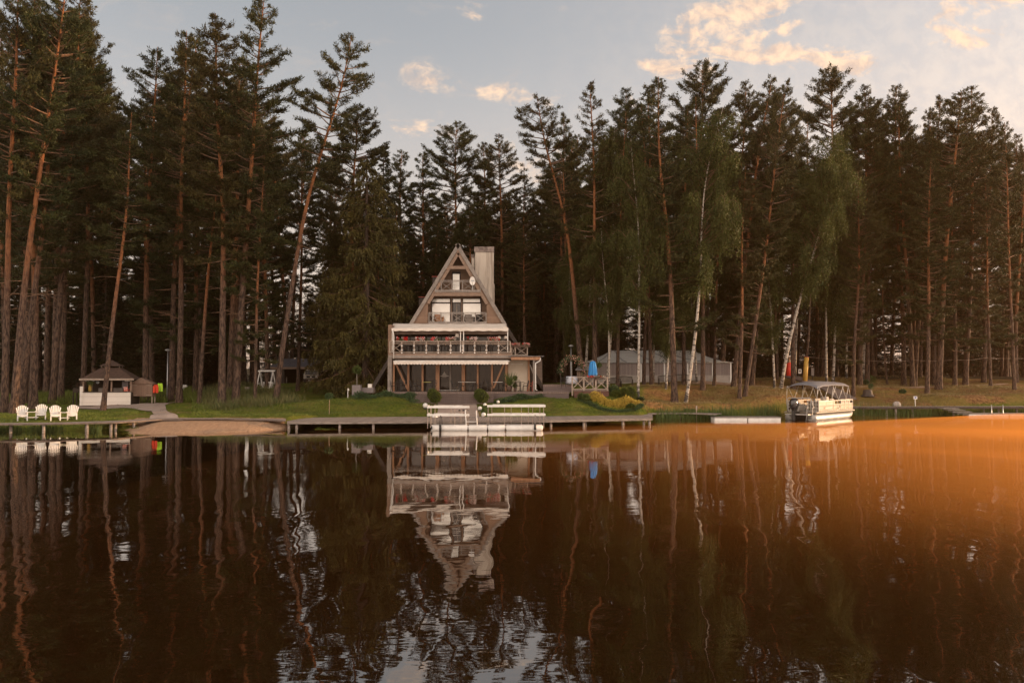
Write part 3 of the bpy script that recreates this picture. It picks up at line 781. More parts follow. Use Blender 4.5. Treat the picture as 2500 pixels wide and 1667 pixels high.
GRASST = foliage_mat('tall grass stems', (.035, .06, .014), (.19, .155, .06), (.05, .07, .02))
REEDM = foliage_mat('reed blades', (.03, .065, .015), (.12, .15, .04), (.05, .08, .02))
DRYG = foliage_mat('dry grass tufts', (.13, .09, .035), (.30, .22, .09), (.12, .13, .03))

def leaf_blob(rng, n, c, r, sc=(1, 1, 1), L=.09, Wd=.06, shell=.75, up=.0):
    d = rng.normal(0, 1, (n, 3)); d /= np.linalg.norm(d, axis=1)[:, None]
    rad = rng.uniform(shell, 1.0, (n, 1)) * r * (1 + .06 * np.sin(d[:, :1] * 9 + d[:, 2:] * 7))
    P_ = np.asarray(c)[None] + d * rad * np.asarray(sc)[None]
    return blades(rng, P_, d + np.array([[0, 0, up]]), L, Wd, .6)
RNG = np.random.default_rng(5)
def shrub(name, label, cat, c, r, sc=(1, 1, 1), m=None, n=1500, stem=0.0, group=None, L=.09, Wd=.06, blobs=1, pot=None, tuft=0.0):
    """ball or heap of leaves on an optional stem, with its foot at c"""
    e = empty(name, c, 0, label, cat, group); a = Acc()
    zc = stem + r * sc[2] * (.92 if stem else .75)
    if blobs == 1:
        # a dark twiggy core keeps the ball opaque
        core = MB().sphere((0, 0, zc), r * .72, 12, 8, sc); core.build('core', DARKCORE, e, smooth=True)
        a.add(*leaf_blob(RNG, n, (0, 0, zc), r, sc, L, Wd, .7, tuft))
    else:
        for k in range(blobs):
            an = RNG.uniform(0, 6.28); rr_ = RNG.uniform(0, .65) ** .5 * r
            a.add(*leaf_blob(RNG, n // blobs, (math.cos(an) * rr_ * sc[0], math.sin(an) * rr_ * sc[1], r * sc[2] * RNG.uniform(.3, .65)), r * RNG.uniform(.35, .55), (1, 1, sc[2]), L, Wd, .1, .5 + tuft))
    link('foliage', a.mesh('foliage', m or LEAF), e)
    if stem:
        MB().tube([(0, 0, 0), (.01, 0, zc * .6), (0, 0, zc)], .025, 6).build('stem', FRAMEW, e, True)
    return e
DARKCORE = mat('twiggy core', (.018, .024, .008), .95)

# ------------------------------------------------------------------ the lodge
YT, YG = 62.4, 65.6          # plane of the terrace front and of the gable
S1 = (900, 570, 5.059); S2 = (930, 840, 5.6)
def c1(x, y, Y): return W(S1[0] + x / S1[2], S1[1] + y / S1[2], Y)
def c2(x, y, Y): return W(S2[0] + x / S2[2], S2[1] + y / S2[2], Y)
DECKZ = W(1120, 956, YT - .4).z
house = empty('a_frame_lodge', (W(1118, 900, YG).x, YG, DECKZ), 0, 'tall brown A-frame lodge with balconies, white awnings and a glazed ground floor', 'house')
HO = house.location.copy()
class HB(MB):
    def build(s, name, mats, parent=None, **kw):
        par = parent or house
        o = MB.build(s, name, mats, None, **kw)
        o.parent = par
        off = HO if par is house else HO
        me = o.data
        # points were given in world space: shift them into the lodge's frame
        me.transform(Matrix.Translation(-HO)); me.update()
        return o
apex = c1(1107, 128, YG); kx = 1.672
def roofx(z, side, off=0.0):   # x of the roof's outer face at height z
    return apex.x + side * (apex.z - z) / kx + side * off
# roof: two slabs down to the ground, running back
zb = DECKZ - .1; BACK = 12.5; TK = .22
for side in (-1, 1):
    nrm = Vector((side * kx, 0, 1)).normalized()
    a0 = Vector((apex.x, YG - .35, apex.z)); b0 = Vector((roofx(zb, side), YG - .35, zb))
    HB().prism([a0, b0, b0 - nrm * TK, a0 - nrm * TK * 1.0], (0, BACK, 0)).build('roof', ROOFM)
    # barge board, 3 cm proud of the slab
    d_ = (b0 - a0); i_ = nrm * (TK + .05)
    HB().prism([a0 + Vector((0, -.04, 0)) + nrm * .02, b0 + Vector((0, -.04, 0)) + nrm * .02, b0 - i_ + Vector((0, -.04, 0)), a0 - i_ + Vector((0, -.04, 0))], (0, .037, 0)).build('barge_board', TRIM) if False else None
    zsp = c1(0, 1130, YG).z; u_ = (apex.z - zsp) / (apex.z - zb)
    for (ua, ub, m_) in ((0, u_, TRIM), (u_, 1, DARKW)):
        pa = a0.lerp(b0, ua) + Vector((0, -.04, 0)); pb = a0.lerp(b0, ub) + Vector((0, -.04, 0))
        HB().prism([pa + nrm * .02, pb + nrm * .02, pb - i_, pa - i_], (0, .037, 0)).build('barge_board', m_)
# front frame: sloping beams, cross beams and the boarded lower corners
IN_L = [(1107, 240), (955, 490), (815, 715), (735, 862)]; IN_R = [(1107, 240), (1250, 480), (1392, 715), (1462, 870)]
def inner(y, side):
    pts = IN_L if side < 0 else IN_R
    for (xa, ya), (xb, yb) in zip(pts, pts[1:]):
        if ya <= y <= yb: return xa + (xb - xa) * (y - ya) / (yb - ya)
    return pts[-1][0]
fb = HB()
for side in (-1, 1):
    rows = []
    for y in (128, 240, 490, 715, 862, 990, 1112):
        P0 = c1(1107, y, YG); xo = roofx(P0.z, side, -side * 0 - .30)
        if side > 0: xo = roofx(P0.z, side, -.30)
        xi = P0.x if y < 240 else c1(inner(min(y, 862), side), y, YG).x
        if y == 128: xo = P0.x; 
        rows.append((xo, xi, P0.z))
    for (xo, xi, z), (xo2, xi2, z2) in zip(rows, rows[1:]):
        fb.prism([(xo, YG - .25, z), (xi, YG - .25, z), (xi2, YG - .25, z2), (xo2, YG - .25, z2)], (0, .22, 0))
fb.build('gable_front', SIDING)
bmx = HB()
for side in (-1, 1):     # pale inner frame beams along the slope
    pts = IN_L if side < 0 else IN_R
    P0 = c1(pts[0][0], pts[0][1], YG - .30); P1 = c1(pts[-1][0], pts[-1][1], YG - .30)
    bmx.beam(P0, P1, .06, .26, up=(side * 1.0, 0, .58))
bmx.build('slope_beam', FRAMEW)
for (xa, xb, y0, y1, m_) in [(948, 1252, 405, 440, FRAMEW), (800, 1400, 730, 772, FRAMEW), (1060, 1150, 205, 235, FRAMEW)]:
    HB().span(c1(xa, y1, YG - .36), c1(xb, y0, YG - .18)).build('cross_beam', m_)
HB().span(c1(815, 724, YG - .40), c1(1392, 717, YG + 1.0)).build('balcony_floor', TRIM)
HB().span(c1(735, 1112, YG - .36), c1(1465, 1102, YG + 1.0)).build('balcony_floor', TRIM)
# recessed gable wall with siding
wz = c1(1107, 1330, YG + 1.1).z
HB().prism([(apex.x, YG + 1.1, apex.z - .5), (roofx(wz, -1, -.32), YG + 1.1, wz), (roofx(wz, 1, -.32), YG + 1.1, wz)], (0, .15, 0)).build('gable_wall', SIDING)
HB().prism([(apex.x, YG + 11.9, apex.z - .5), (roofx(zb, -1, .0) + .3, YG + 11.9, zb), (roofx(zb, 1, 0) - .3, YG + 11.9, zb)], (0, .15, 0)).build('rear_gable_wall', SIDING)
YW = YG + 1.1
def pane(x0, y0, x1, y1, m_, name='window', Y=YW, f=.06, fm=None, depth=.05):
    a = c1(x0, y1, Y - .04); b_ = c1(x1, y0, Y - .04)
    p = HB().span(a, b_ + Vector((0, -depth, 0))).build(name, m_)
    fr_ = HB()
    fr_.span((a.x - f, Y - .12, a.z - f), (b_.x + f, Y - .045, a.z)); fr_.span((a.x - f, Y - .12, b_.z), (b_.x + f, Y - .045, b_.z + f))
    fr_.span((a.x - f, Y - .12, a.z), (a.x, Y - .045, b_.z)); fr_.span((b_.x, Y - .12, a.z), (b_.x + f, Y - .045, b_.z))
    fr_.build('frame', fm or DARKW, p)
    return p
pane(1040, 500, 1124, 716, BLIND, 'balcony_door')
HB().span(c1(1030, 500, YW - .13), c1(1137, 474, YW - .02)).build('roller_box', BLACK)
pane(785, 808, 1006, 850, BLIND); pane(785, 866, 1006, 1100, BLIND)
pane(1040, 808, 1137, 850, BLIND); pane(1045, 866, 1135, 1100, GLASSD, 'balcony_door')
pane(1167, 808, 1375, 850, BLIND); pane(1167, 866, 1383, 1100, BLIND)
for x in (1022, 1152):
    HB().span(c1(x - 8, 1100, YW - .2), c1(x + 8, 800, YW - .05)).build('mullion', FRAMEW)
HB().span(c1(1085, 1100, YW - .1), c1(1092, 866, YW - .085)).build('curtain_edge', RAILW)
# balcony railings
def rail_panel(q, x0, x1, yt, yb, Y, cross, conv=c1, w=.045, extra=True):
    a = conv(x0, yb, Y); b_ = conv(x1, yt, Y)
    if cross:
        q.beam((a.x, Y, a.z), (b_.x, Y, b_.z), .03, w * .8); q.beam((a.x, Y + .035, b_.z), (b_.x, Y + .035, a.z), .03, w * .8)
def railing(posts, yt, y2, yb, Y, crosses, conv=c1, m_=RAILW, name='railing', pw=.085):
    q = HB()
    x0, x1 = posts[0], posts[-1]
    for y, h in ((yt, .07), (y2, .045), (yb, .06)):
        q.beam(conv(x0, y, Y), conv(x1, y, Y), .075, h)
    for k, x in enumerate(posts):
        q.beam(conv(x, yb + 6, Y + .002), conv(x, yt, Y + .002), pw, pw * .9)
    for k in crosses: rail_panel(q, posts[k], posts[k + 1], y2, yb, Y, True, conv)
    return q.build(name, m_)
railing([828, 897, 1030, 1160, 1300, 1380], 582, 602, 702, YG - .3, [1, 3], m_=TRIM)
railing([745, 893, 1030, 1172, 1318, 1450], 978, 997, 1094, YG - .3, [0, 2, 4], m_=TRIM)
# things on the second balcony are added later; chimney
ch = HB(); YC = YG + 4.5
def cc(x, y, Y): return c1(x, y, Y)
ch.span(cc(1312, 640, YC), cc(1548, 228, YC + 1.1)); ch.span(cc(1308, 1120, YC - .05), cc(1556, 640, YC + 1.15)); ch.span(cc(1270, 900, YC + .25), cc(1311, 300, YC + .95))
cho = ch.build('chimney', CONC)
cp = HB(); cp.span(cc(1304, 228, YC - .07), cc(1553, 192, YC + 1.2)); cp.span(cc(1265, 300, YC + .2), cc(1309, 275, YC + 1.0)); cp.build('chimney_cap', CONCD, cho)
# dormer windows on the left slope
for (x, y, w_, h_) in ((655, 850, 70, 85), (812, 590, 45, 60)):
    q = HB(); p0 = c1(x - w_ / 2, y + h_ / 2, YG + 3.5); p1 = c1(x + w_ / 2 + 60, y - h_ / 2, YG + 4.8); q.span(p0, p1)
    d = q.build('dormer', DARKW); q = HB(); q.span((p0.x - .05, YG + 3.4, p1.z), (p1.x, YG + 4.9, p1.z + .06)); q.build('dormer_roof', CLAY, d)

# first floor terrace
XL, XR = c1(255, 0, YT).x, c1(1760, 0, YT).x
zt = c1(0, 1482, YT).z
HB().span((XL, YT, c1(0, 1500, YT).z - .03), (XR, YG + 1.0, zt)).build('terrace_floor', DECKW)
HB().span((XL - .02, YT - .06, c1(0, 1538, YT).z), (XR + .02, YT - .004, c1(0, 1504, YT).z)).build('fascia', GREYW)
HB().span((XL - .02, YT - .03, c1(0, 1504, YT).z), (XR + .02, YT - .004, zt)).build('edge_beam', FRAMEW)
TP = [262, 410, 562, 712, 860, 1012, 1160, 1310, 1455, 1605, 1750]
railing(TP, 1332, 1358, 1468, YT + .03, [0, 9], name='terrace_railing')
q = HB()
for x in TP[1:-1]:
    for y in (1385, 1440): q.span(c1(x - 13, y + 4, YT - .05), c1(x + 13, y - 4, YT - .015))
    q.span(c1(x - 7, 1480, YT - .05), c1(x + 7, 1466, YT - .015))
q.build('glass_clamps', WHITE)
# room behind the terrace: dark glazing over a pale parapet
zc0 = c1(0, 1250, YG).z
HB().span((c1(330, 0, YG).x, YG - .1, zt + .02), (c1(1700, 0, YG).x, YG + .02, zc0)).build('terrace_glazing', GLASSD)
HB().span((c1(330, 0, YG).x, YG - .14, c1(0, 1375, YG).z), (c1(1700, 0, YG).x, YG - .104, c1(0, 1345, YG).z)).build('sill_beam', FRAMEW)
q = HB()
for x in (330, 520, 720, 905, 1140, 1330, 1510, 1700): q.span((c1(x - 6, 0, YG).x, YG - .18, zt + .02), (c1(x + 6, 0, YG).x, YG - .106, zc0))
q.build('window_posts', DARKW)
# upper awning
aw = HB(); A0 = c1(430, 1112, YG - .3); A1 = c1(1622, 1112, YG - .3)
zf = c1(0, 1172, YT - .05).z; xl, xr = c1(292, 0, YT).x, c1(1726, 0, YT).x
rows = []
for k in range(9):
    s = k / 8
    row = []
    for j in range(25):
        u = j / 24
        xa = (A0.x - .85 + (A1.x - A0.x + 1.3) * u); xb = xl + (xr - xl) * u
        row.append((xa + (xb - xa) * s, (YG - .3) + (YT - .05 - YG + .3) * s, A0.z + (zf - A0.z) * s - .07 * math.sin(math.pi * s) + .012 * math.sin(u * 40 + s * 3)))
    rows.append(row)
aw.grid(rows); aw.build('upper_awning', AWN, solid=.02, smooth=True)
q = HB(); q.grid([[(xl + (xr - xl) * j / 60, YT - .06, zf - (k * .20) - (0.02 * math.sin(j * 1.1) if k else 0)) for j in range(61)] for k in (0, 1)]); q.build('awning_valance', AWN, solid=.015)
zb2 = c1(0, 1325, YT).z
for x in (298, 1137, 1175, 1718):
    q = HB(); q.beam((c1(x, 0, YT).x, YT + .12, zb2 - .9), (c1(x, 0, YT).x, YT + .12, zf), .07, .07); q.build('awning_post', WHITE)
q = HB(); xq = c1(320, 0, YT).x; q.tube([(xq - .12, YT - .1, zf - .1), (xq - .02, YT - .1, zf - .4), (xq, YT - .1, zf - .6), (xq, YT - .1, c1(0, 1545, YT).z)], .045, 8); q.build('downpipe', WHITE, smooth=True)
# underside shade cloth and inner valance
q = HB(); q.span((xl + .1, YT + .75, c1(0, 1244, YT + .75).z), (xr - .1, YT + .78, c1(0, 1176, YT + .75).z)); q.build('inner_valance', mat('taupe cloth', (.25, .19, .155), .85))
# left wind wall
HB().span((c1(245, 0, YT).x, YT + .1, c1(0, 1500, YT).z), (c1(290, 0, YT).x, YG - .4, c1(0, 1125, YT).z)).build('wind_wall', SIDING)

# ground floor
zd = DECKZ
zcl = c2(0, 215, YT).z
HB().span((c2(95, 0, YT).x, YT, zd - .02), (c2(150, 0, YT).x, YT + .4, c2(0, 185, YT).z)).build('corner_pillar', GREYW)
YW2 = YT + 2.3
q = HB(); q.span((c2(150, 0, YT).x, YW2, zd), (c2(1735, 0, YT).x, YW2 + .05, zcl)); q.build('glass_wall', GLASSD)
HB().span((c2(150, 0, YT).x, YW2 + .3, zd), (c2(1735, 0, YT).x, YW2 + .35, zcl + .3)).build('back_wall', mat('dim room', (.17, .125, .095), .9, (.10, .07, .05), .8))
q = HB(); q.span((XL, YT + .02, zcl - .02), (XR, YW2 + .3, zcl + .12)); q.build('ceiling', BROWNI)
q = HB(); q.span((c2(112, 0, YT).x, YT + .03, zcl - .0), (c2(2080, 0, YT).x, YT + .2, c2(0, 185, YT).z)); q.build('lintel', WARMW)
for (x0, x1) in ((166, 190), (362, 388), (557, 583), (750, 800), (1104, 1150), (1312, 1335), (1505, 1532), (1697, 1735)):
    HB().span((c2(x0, 0, YT + 1.4).x, YT + 1.4, zd), (c2(x1, 0, YT + 1.4).x, YT + 1.56, zcl)).build('timber_post', WARMW)
for a_, b_ in (((205, 270), (362, 612)), ((1684, 262), (1540, 600))):
    q = HB(); q.beam(c2(a_[0], a_[1], YT + 1.35), c2(b_[0], b_[1], YT + 1.35), .12, .14); q.build('brace', WARMW)
dr = HB().span(c2(808, 628, YW2 - .08), c2(930, 240, YW2 - .05)).build('glass_door', GLASSD)
q = HB(); q.span(c2(936, 628, YW2 - .14), c2(962, 240, YW2 - .04)); q.span(c2(796, 628, YW2 - .14), c2(808, 240, YW2 - .04)); q.build('door_frame', TRIM, dr)
q = HB()
for k, (w_, yy) in enumerate(((6, 380), (12, 392), (20, 404), (30, 414))): q.span(c2(867 - w_, yy + 8, YW2 - .09), c2(867 + w_, yy, YW2 - .083))
q.span(c2(812, 438, YW2 - .09), c2(925, 430, YW2 - .083)); q.span(c2(840, 452, YW2 - .09), c2(895, 448, YW2 - .083))
q.build('door_emblem', mat('etched white', (.55, .5, .45), .6), dr)
HB().span(c2(796, 634, YT + 1.2), c2(1090, 626, YW2 - .1)).build('threshold', WHITE)
q = HB()
for x in (400, 590, 1100, 1355, 1545, 1668): q.span(c2(x - 5, 450 if x != 1100 else 620, YW2 + .06), c2(x + 6, 290, YW2 + .08))
q.build('hanging_blinds', TRIM)
# lower awning with scalloped valance
z0 = c2(0, 222, YT).z; xa, xb = c2(176, 0, YT - .9).x, c2(1742, 0, YT - .9).x
zfr = c2(0, 240, YT - .9).z
q = HB(); q.grid([[(xa + (xb - xa) * j / 20, YT - .05 - .85 * k / 4, z0 + (zfr - z0) * k / 4) for j in range(21)] for k in range(5)]); q.build('lower_awning', AWN, solid=.02)
q = HB(); N = 36 * 6
top = [(xa + (xb - xa) * j / N, YT - .91, zfr + .01) for j in range(N + 1)]
bot = [(xa + (xb - xa) * j / N, YT - .91 + .015 * math.sin(j * .7), zfr - .17 - .05 * abs(math.sin(j * math.pi / 6))) for j in range(N + 1)]
q.grid([top, bot]); q.build('scalloped_valance', AWN, solid=.012)
q = HB(); q.tube([(xa - .03, YT - .9, zfr + .03), (xb + .1, YT - .9, zfr + .03)], .035, 8); q.build('awning_bar', WHITE)
# right annex: porch roof, beige screen, posts, slatted wall
q = HB(); q.span((c2(1780, 0, YT).x, YT - .1, c2(0, 215, YT).z), (c2(2180, 0, YT).x, YT + .05, c2(0, 172, YT).z)); q.build('porch_beam', WARMW)
q = HB(); q.span((c2(1740, 0, YT).x, YT - .2, c2(0, 170, YT).z), (c2(2230, 0, YT).x, YT + 4, c2(0, 160, YT).z)); q.build('porch_roof', ROOFM)
HB().span((c2(1738, 0, YT + 1.6).x, YT + 1.6, zd), (c2(2005, 0, YT + 1.6).x, YT + 1.7, zcl)).build('beige_wall', BEIGE)
HB().span(c2(1782, 274, YT + 1.5), c2(1942, 268, YT + 1.58)).build('wall_lamp', WHITE)
HB().span((c2(2007, 0, YT + 1.5).x, YT + 1.5, zd), (c2(2034, 0, YT + 1.5).x, YT + 1.7, zcl)).build('timber_post', WARMW)
HB().span((c2(2078, 0, YT).x, YT, zd), (c2(2102, 0, YT).x, YT + .14, c2(0, 180, YT).z)).build('porch_post', GREYW)
q = HB(); q.tube([c2(2182, 190, YT - .1), c2(2176, 225, YT - .1), c2(2115, 262, YT - .1), c2(2112, 300, YT - .1), c2(2115, 620, YT - .1), c2(2135, 630, YT - .2)], .045, 8); q.build('downpipe', WHITE, smooth=True)
HB().span((c2(2095, 0, YT + 3).x, YT + 3, c2(0, 545, YT + 3).z), (c2(2205, 0, YT + 3).x, YT + 6, c2(0, 215, YT + 3).z)).build('slatted_wall', boards('slatted wall', (.26, .20, .16), (.2, .15, .12), .11, 2, gap=.3, dark=(.05, .035, .03)))
HB().span((c2(2034, 0, YT + 2).x, YT + 2.2, zd), (c2(2095, 0, YT + 2).x, YT + 2.3, zcl)).build('dark_wall', BROWNI)
q = HB(); q.beam(c2(2035, 280, YT + 1.0), c2(2085, 400, YT + .1), .08, .1); q.build('brace', TRIM)
# side balcony with crossed railing
zs = c1(0, 1505, YT).z
HB().span((XR + .01, YT + 1.0, zs - .12), (c1(1975, 0, YT + 1).x, YT + 4, zs)).build('side_balcony_floor', DECKW)
railing([1765, 1812, 1960], 1388, 1400, 1500, YT + 1.05, [0, 1], name='side_railing')
# raised wooden deck around the lodge and wide steps down to the lake path
def placed(builder, name, m_, label, cat, group=None, **kw):
    o = builder.build(name, m_, None, **kw); tag(o, label, cat, group); return o
q = MB(); q.span((c2(90, 0, YT).x, YT - .9, zd - .14), (W(1385, 0, YT).x, YG + 1.5, zd - .002))
placed(q, 'terrace_deck', DECKW, 'brown board deck in front of the glazed ground floor', 'deck')
q = MB(); q.span((c2(90, 0, YT).x + .02, YT - .84, zd - .85), (W(1384, 0, YT).x, YT - .6, zd - .142))
placed(q, 'deck_skirt', STEPW, 'dark boarded skirt closing the front of the lodge deck', 'deck skirt')
st = empty('wide_stairs', (W(1115, 0, YT).x, YT - 1, zd), 0, 'wide dark wooden stairs leading up to the lodge deck', 'stairs')
NST = 7; zbot = gz(W(1120, 0, 60).x, 60.0) + .02; rise = (zd - zbot) / NST
xl_, xr_ = W(1019, 0, 61).x, W(1207, 0, 61).x
for k in range(NST - 1):
    q = MB(); y1 = YT - .905 - k * .30; z1 = zd - rise * (k + 1)
    q.span((xl_ - st.location.x, y1 - .33 - st.location.y, z1 - .045 - zd), (xr_ - st.location.x - .0, y1 - st.location.y, z1 - zd)); q.build('tread', DECKW, st)
    q = MB(); q.span((xl_ - st.location.x + .02, y1 - .29 - st.location.y, z1 - rise - zd), (xr_ - st.location.x - .02, y1 - .26 - st.location.y, z1 - .046 - zd)); q.build('riser', STEPW, st)

# satellite dish
p = c1(1282, 588, YG - .75)
dsh = empty('satellite_dish', p, R(12), 'white oval satellite dish on the top balcony rail', 'satellite dish')
q = MB(); rows = []
for k in range(7):
    r_ = k / 6; rows.append([(.235 * 1.0 * r_ * math.cos(a * math.pi / 12), -.05 * r_ * r_ + .05, .36 * r_ * math.sin(a * math.pi / 12)) for a in range(25)])
q.grid(rows); q.build('reflector', WHITE, dsh, smooth=True, solid=.012)
q = MB(); q.beam((0, -.0, -.32), (-.08, -.42, -.18), .025, .025); q.box((-.08, -.44, -.17), (.07, .07, .09)); q.build('receiver_arm', METAL, dsh)
q = MB(); q.tube([(.0, .07, 0), (.05, .3, -.1), (.05, .3, -.7)], .025, 8); q.build('mast', METAL, dsh)
q = MB(); q.box((-.08, -.012, .03), (.05, .004, .06)); q.box((.05, -.012, .03), (.16, .004, .035)); q.build('printed_mark', mat('blue print', (.12, .2, .35), .5), dsh)

# ------------------------------------------------------------------ flower boxes
def flower_box(c, L, label, cols, group='flower boxes on the terrace rail', h=.22):
    e = empty('flower_box', c, 0, label, 'flower box', group)
    MB().box((0, 0, -.07), (L, .18, .15)).build('box', POT, e, bevel=.01)
    a = Acc(); n = int(L * 260)
    P_ = RNG.normal(0, 1, (n, 3)) * [L * .22, .07, .055] + [0, 0, .05]
    a.add(*blades(RNG, P_, RNG.normal(0, 1, (n, 3)) + [0, 0, .5], .08, .05)); link('leaves', a.mesh('leaves', LEAF), e)
    for m_, k in cols:
        a = Acc(); n = int(L * 120 * k); cl = RNG.uniform(-.42, .42, 5) * L
        P_ = np.stack([RNG.choice(cl, n) + RNG.normal(0, .05, n), RNG.normal(-.06, .06, n), RNG.uniform(.02, h, n)], 1)
        a.add(*blades(RNG, P_, RNG.normal(0, 1, (n, 3)), .07, .07, .5)); link('blossoms', a.mesh('blossoms', m_), e)
    return e
for (x, L, cols, lab) in [(410, .85, [(REDF, 1.6), (WHITEF, .4)], 'flower box of red blossoms, leftmost on the terrace rail'),
                          (640, .95, [(WHITEF, 1.2), (REDF, .7)], 'flower box of white and red blossoms, second from the left on the terrace rail'),
                          (835, .75, [(REDF, 1.0), (WHITEF, .7)], 'flower box of red and white blossoms, third from the left on the terrace rail'),
                          (1010, .85, [(REDF, .5), (PINKF, .8), (WHITEF, .7)], 'flower box of mixed blossoms left of the small lamp shade'),
                          (1278, .85, [(WHITEF, 1.4), (REDF, .5)], 'mostly white flower box right of the two close white posts'),
                          (1545, .95, [(REDF, .5), (PINKF, .7), (WHITEF, .5)], 'sparse pink and red flower box, rightmost on the terrace rail')]:
    p = c1(x, 1322, YT + .2); p.z += .0; flower_box(p, L * 1.12, lab, cols, h=.28)
for (x, L, lab) in ((1820, .75, 'flower box with red blossoms on the side balcony rail, left one'), (1935, .8, 'overhanging pink flower box at the corner of the side balcony')):
    flower_box(c1(x, 1378, YT + 1.0), L, lab, [(PINKF, 1.2), (REDF, .5), (WHITEF, .3)], 'flower boxes on the side balcony', .16)
def table_lamp(c, label, s=1.0):
    e = empty('table_lamp', c, 0, label, 'lamp', 'lamps on the terrace tables')
    MB().lathe([(.14 * s, 0), (.10 * s, .22 * s)], 14, (0, 0, .28 * s)).build('lamp_shade', AWN, e, True)
    MB().lathe([(.07, 0), (.02, .02), (.015, .3 * s)], 10).build('lamp_base', BLACK, e, True)
table_lamp(c1(1093, 1336, YT + .6), 'cream lamp shade between the white terrace posts', 1.3)
table_lamp(c1(1612, 1345, YT + .9), 'dim tan lamp shade at the right end of the terrace, left of its twin', 1.0)
table_lamp(c1(1690, 1345, YT + .9), 'dim tan lamp shade at the right end of the terrace, right of its twin', 1.0)
def terrace_table(c, label):
    e = empty('dining_table', c, 0, label, 'table', 'dining tables on the upper terrace')
    MB().box((0, 0, .74), (1.2, .75, .04)).build('tabletop', TRIM, e)
    for sx in (-1, 1):
        for sy in (-1, 1): MB().box((sx * .52, sy * .3, .36), (.05, .05, .72)).build('leg', BLACK, e)
for x, l in ((480, 'dining table behind the left end of the terrace railing'), (860, 'dining table behind the middle of the left half of the terrace railing'), (1440, 'dining table behind the right half of the terrace railing')):
    p = c1(x, 1480, YT + 1.5); terrace_table(Vector((p.x, YT + 1.4, zt)), l)
def lounge(c, label, m_, rz=0):
    e = empty('armchair', c, rz, label, 'armchair', 'seats on the gable balcony')
    MB().box((0, 0, .22), (.6, .55, .22)).build('seat', m_, e, bevel=.04)
    MB().box((0, .26, .5), (.6, .12, .5)).build('backrest', m_, e, bevel=.04)
    for s_ in (-1, 1): MB().box((s_ * .33, 0, .35), (.09, .55, .35)).build('armrest', m_, e, bevel=.03)
zb1 = c1(0, 1102, YG).z
lounge(Vector((c1(865, 0, YG).x, YG + .35, zb1)), 'wicker armchair on the wide gable balcony, left side', WARMW, .4)
lounge(Vector((c1(1235, 0, YG).x, YG + .35, zb1)), 'dark armchair on the wide gable balcony, left of its neighbour', GREYW, .2)
lounge(Vector((c1(1345, 0, YG).x, YG + .35, zb1)), 'pale armchair on the wide gable balcony, rightmost', BLACK, -.3)

# ------------------------------------------------------------------ cafe furniture on the lodge deck
def cafe_chair(c, rz, label, m_=BLACK):
    e = empty('cafe_chair', c, rz, label, 'chair', 'black cafe chairs on the lodge deck')
    MB().lathe([(.20, 0), (.21, .02), (.19, .04)], 12, (0, 0, .43)).build('seat', m_, e)
    for sx in (-1, 1):
        for sy in (-1, 1): MB().tube([(sx * .15, sy * .15, .44), (sx * .2, sy * .21, 0)], .016, 6).build('leg', m_, e)
    q = MB(); q.tube([(-.19, .17, .44), (-.2, .23, .75), (-.14, .26, .88), (.14, .26, .88), (.2, .23, .75), (.19, .17, .44)], .017, 6)
    for k in (-.1, -.03, .04, .11): q.tube([(k, .18, .45), (k, .255, .87)], .009, 5)
    q.build('backrest', m_, e)
    q = MB(); 
    for s_ in (-1, 1): q.tube([(s_ * .2, .2, .65), (s_ * .24, -.02, .66), (s_ * .2, -.15, .62), (s_ * .18, -.15, .44)], .014, 6)
    q.build('armrest', m_, e)
def cafe_table(c, L, label, topm=WHITE, rz=0, w=.7):
    e = empty('cafe_table', c, rz, label, 'table', 'cafe tables on the lodge deck')
    MB().box((0, 0, .74), (L, w, .03)).build('tabletop', topm, e, bevel=.008)
    for s_ in ((-1, 1) if L > 1.1 else (0,)):
        x = s_ * L * .32; q = MB(); q.tube([(x, 0, .05), (x, 0, .73)], .03, 8)
        for a in range(4): q.tube([(x, 0, .12), (x + .3 * math.cos(a * 1.57 + .78), .3 * math.sin(a * 1.57 + .78), 0)], .018, 6)
        q.build('pedestal', BLACK, e)
YD = YT - .15
def dk(x, dy=0): return Vector((c2(x, 0, YD + dy).x, YD + dy, zd))
cafe_table(dk(632, .1), .62, 'small cafe table with a yellowish top left of the lodge door', mat('yellow table top', (.45, .42, .12), .5))
cafe_table(dk(1178, .1), 1.35, 'longest white topped cafe table right of the lodge door')
cafe_table(dk(1597, .1), .75, 'white topped cafe table under the right brace')
cafe_table(dk(250, .3), .7, 'dark cafe table among chairs at the left pillar', BLACK)
cafe_table(dk(1900, .2), .7, 'dark topped cafe table before the beige wall', BLACK)
for k, (x, dy, rz, lab) in enumerate([(172, .2, 1.7, 'black cafe chair beside the left grey pillar'), (245, -.25, 3.3, 'black cafe chair second from the left pillar'), (300, .3, -1.3, 'black cafe chair left of the foot of the left brace'),
     (440, .25, 1.4, 'black cafe chair right of the second timber post'), (512, .25, -1.5, 'black cafe chair left of the small yellowish table'),
     (720, .3, -.3, 'black cafe chair left of the wide timber post'), (1005, .2, 1.5, 'black cafe chair left of the long white table'), (1110, -.35, 3.1, 'black cafe chair in front of the long white table, left one'),
     (1240, -.35, 3.2, 'black cafe chair in front of the long white table, right one'), (1345, .2, -1.5, 'black cafe chair right of the long white table'), (1490, .2, 1.5, 'black cafe chair left of the table under the right brace'),
     (1690, .2, -1.5, 'black cafe chair right of the table under the right brace'), (1800, .2, 1.5, 'black cafe chair left of the dark table at the beige wall'), (1880, -.4, 3.0, 'black cafe chair in front of the dark table at the beige wall'),
     (1975, .1, -1.4, 'black cafe chair right of the dark table at the beige wall'), (2035, .35, -1.5, 'reddish cafe chair at the right end of the lodge deck')]):
    cafe_chair(dk(x, dy), rz, lab, CLAY if k == 15 else BLACK)
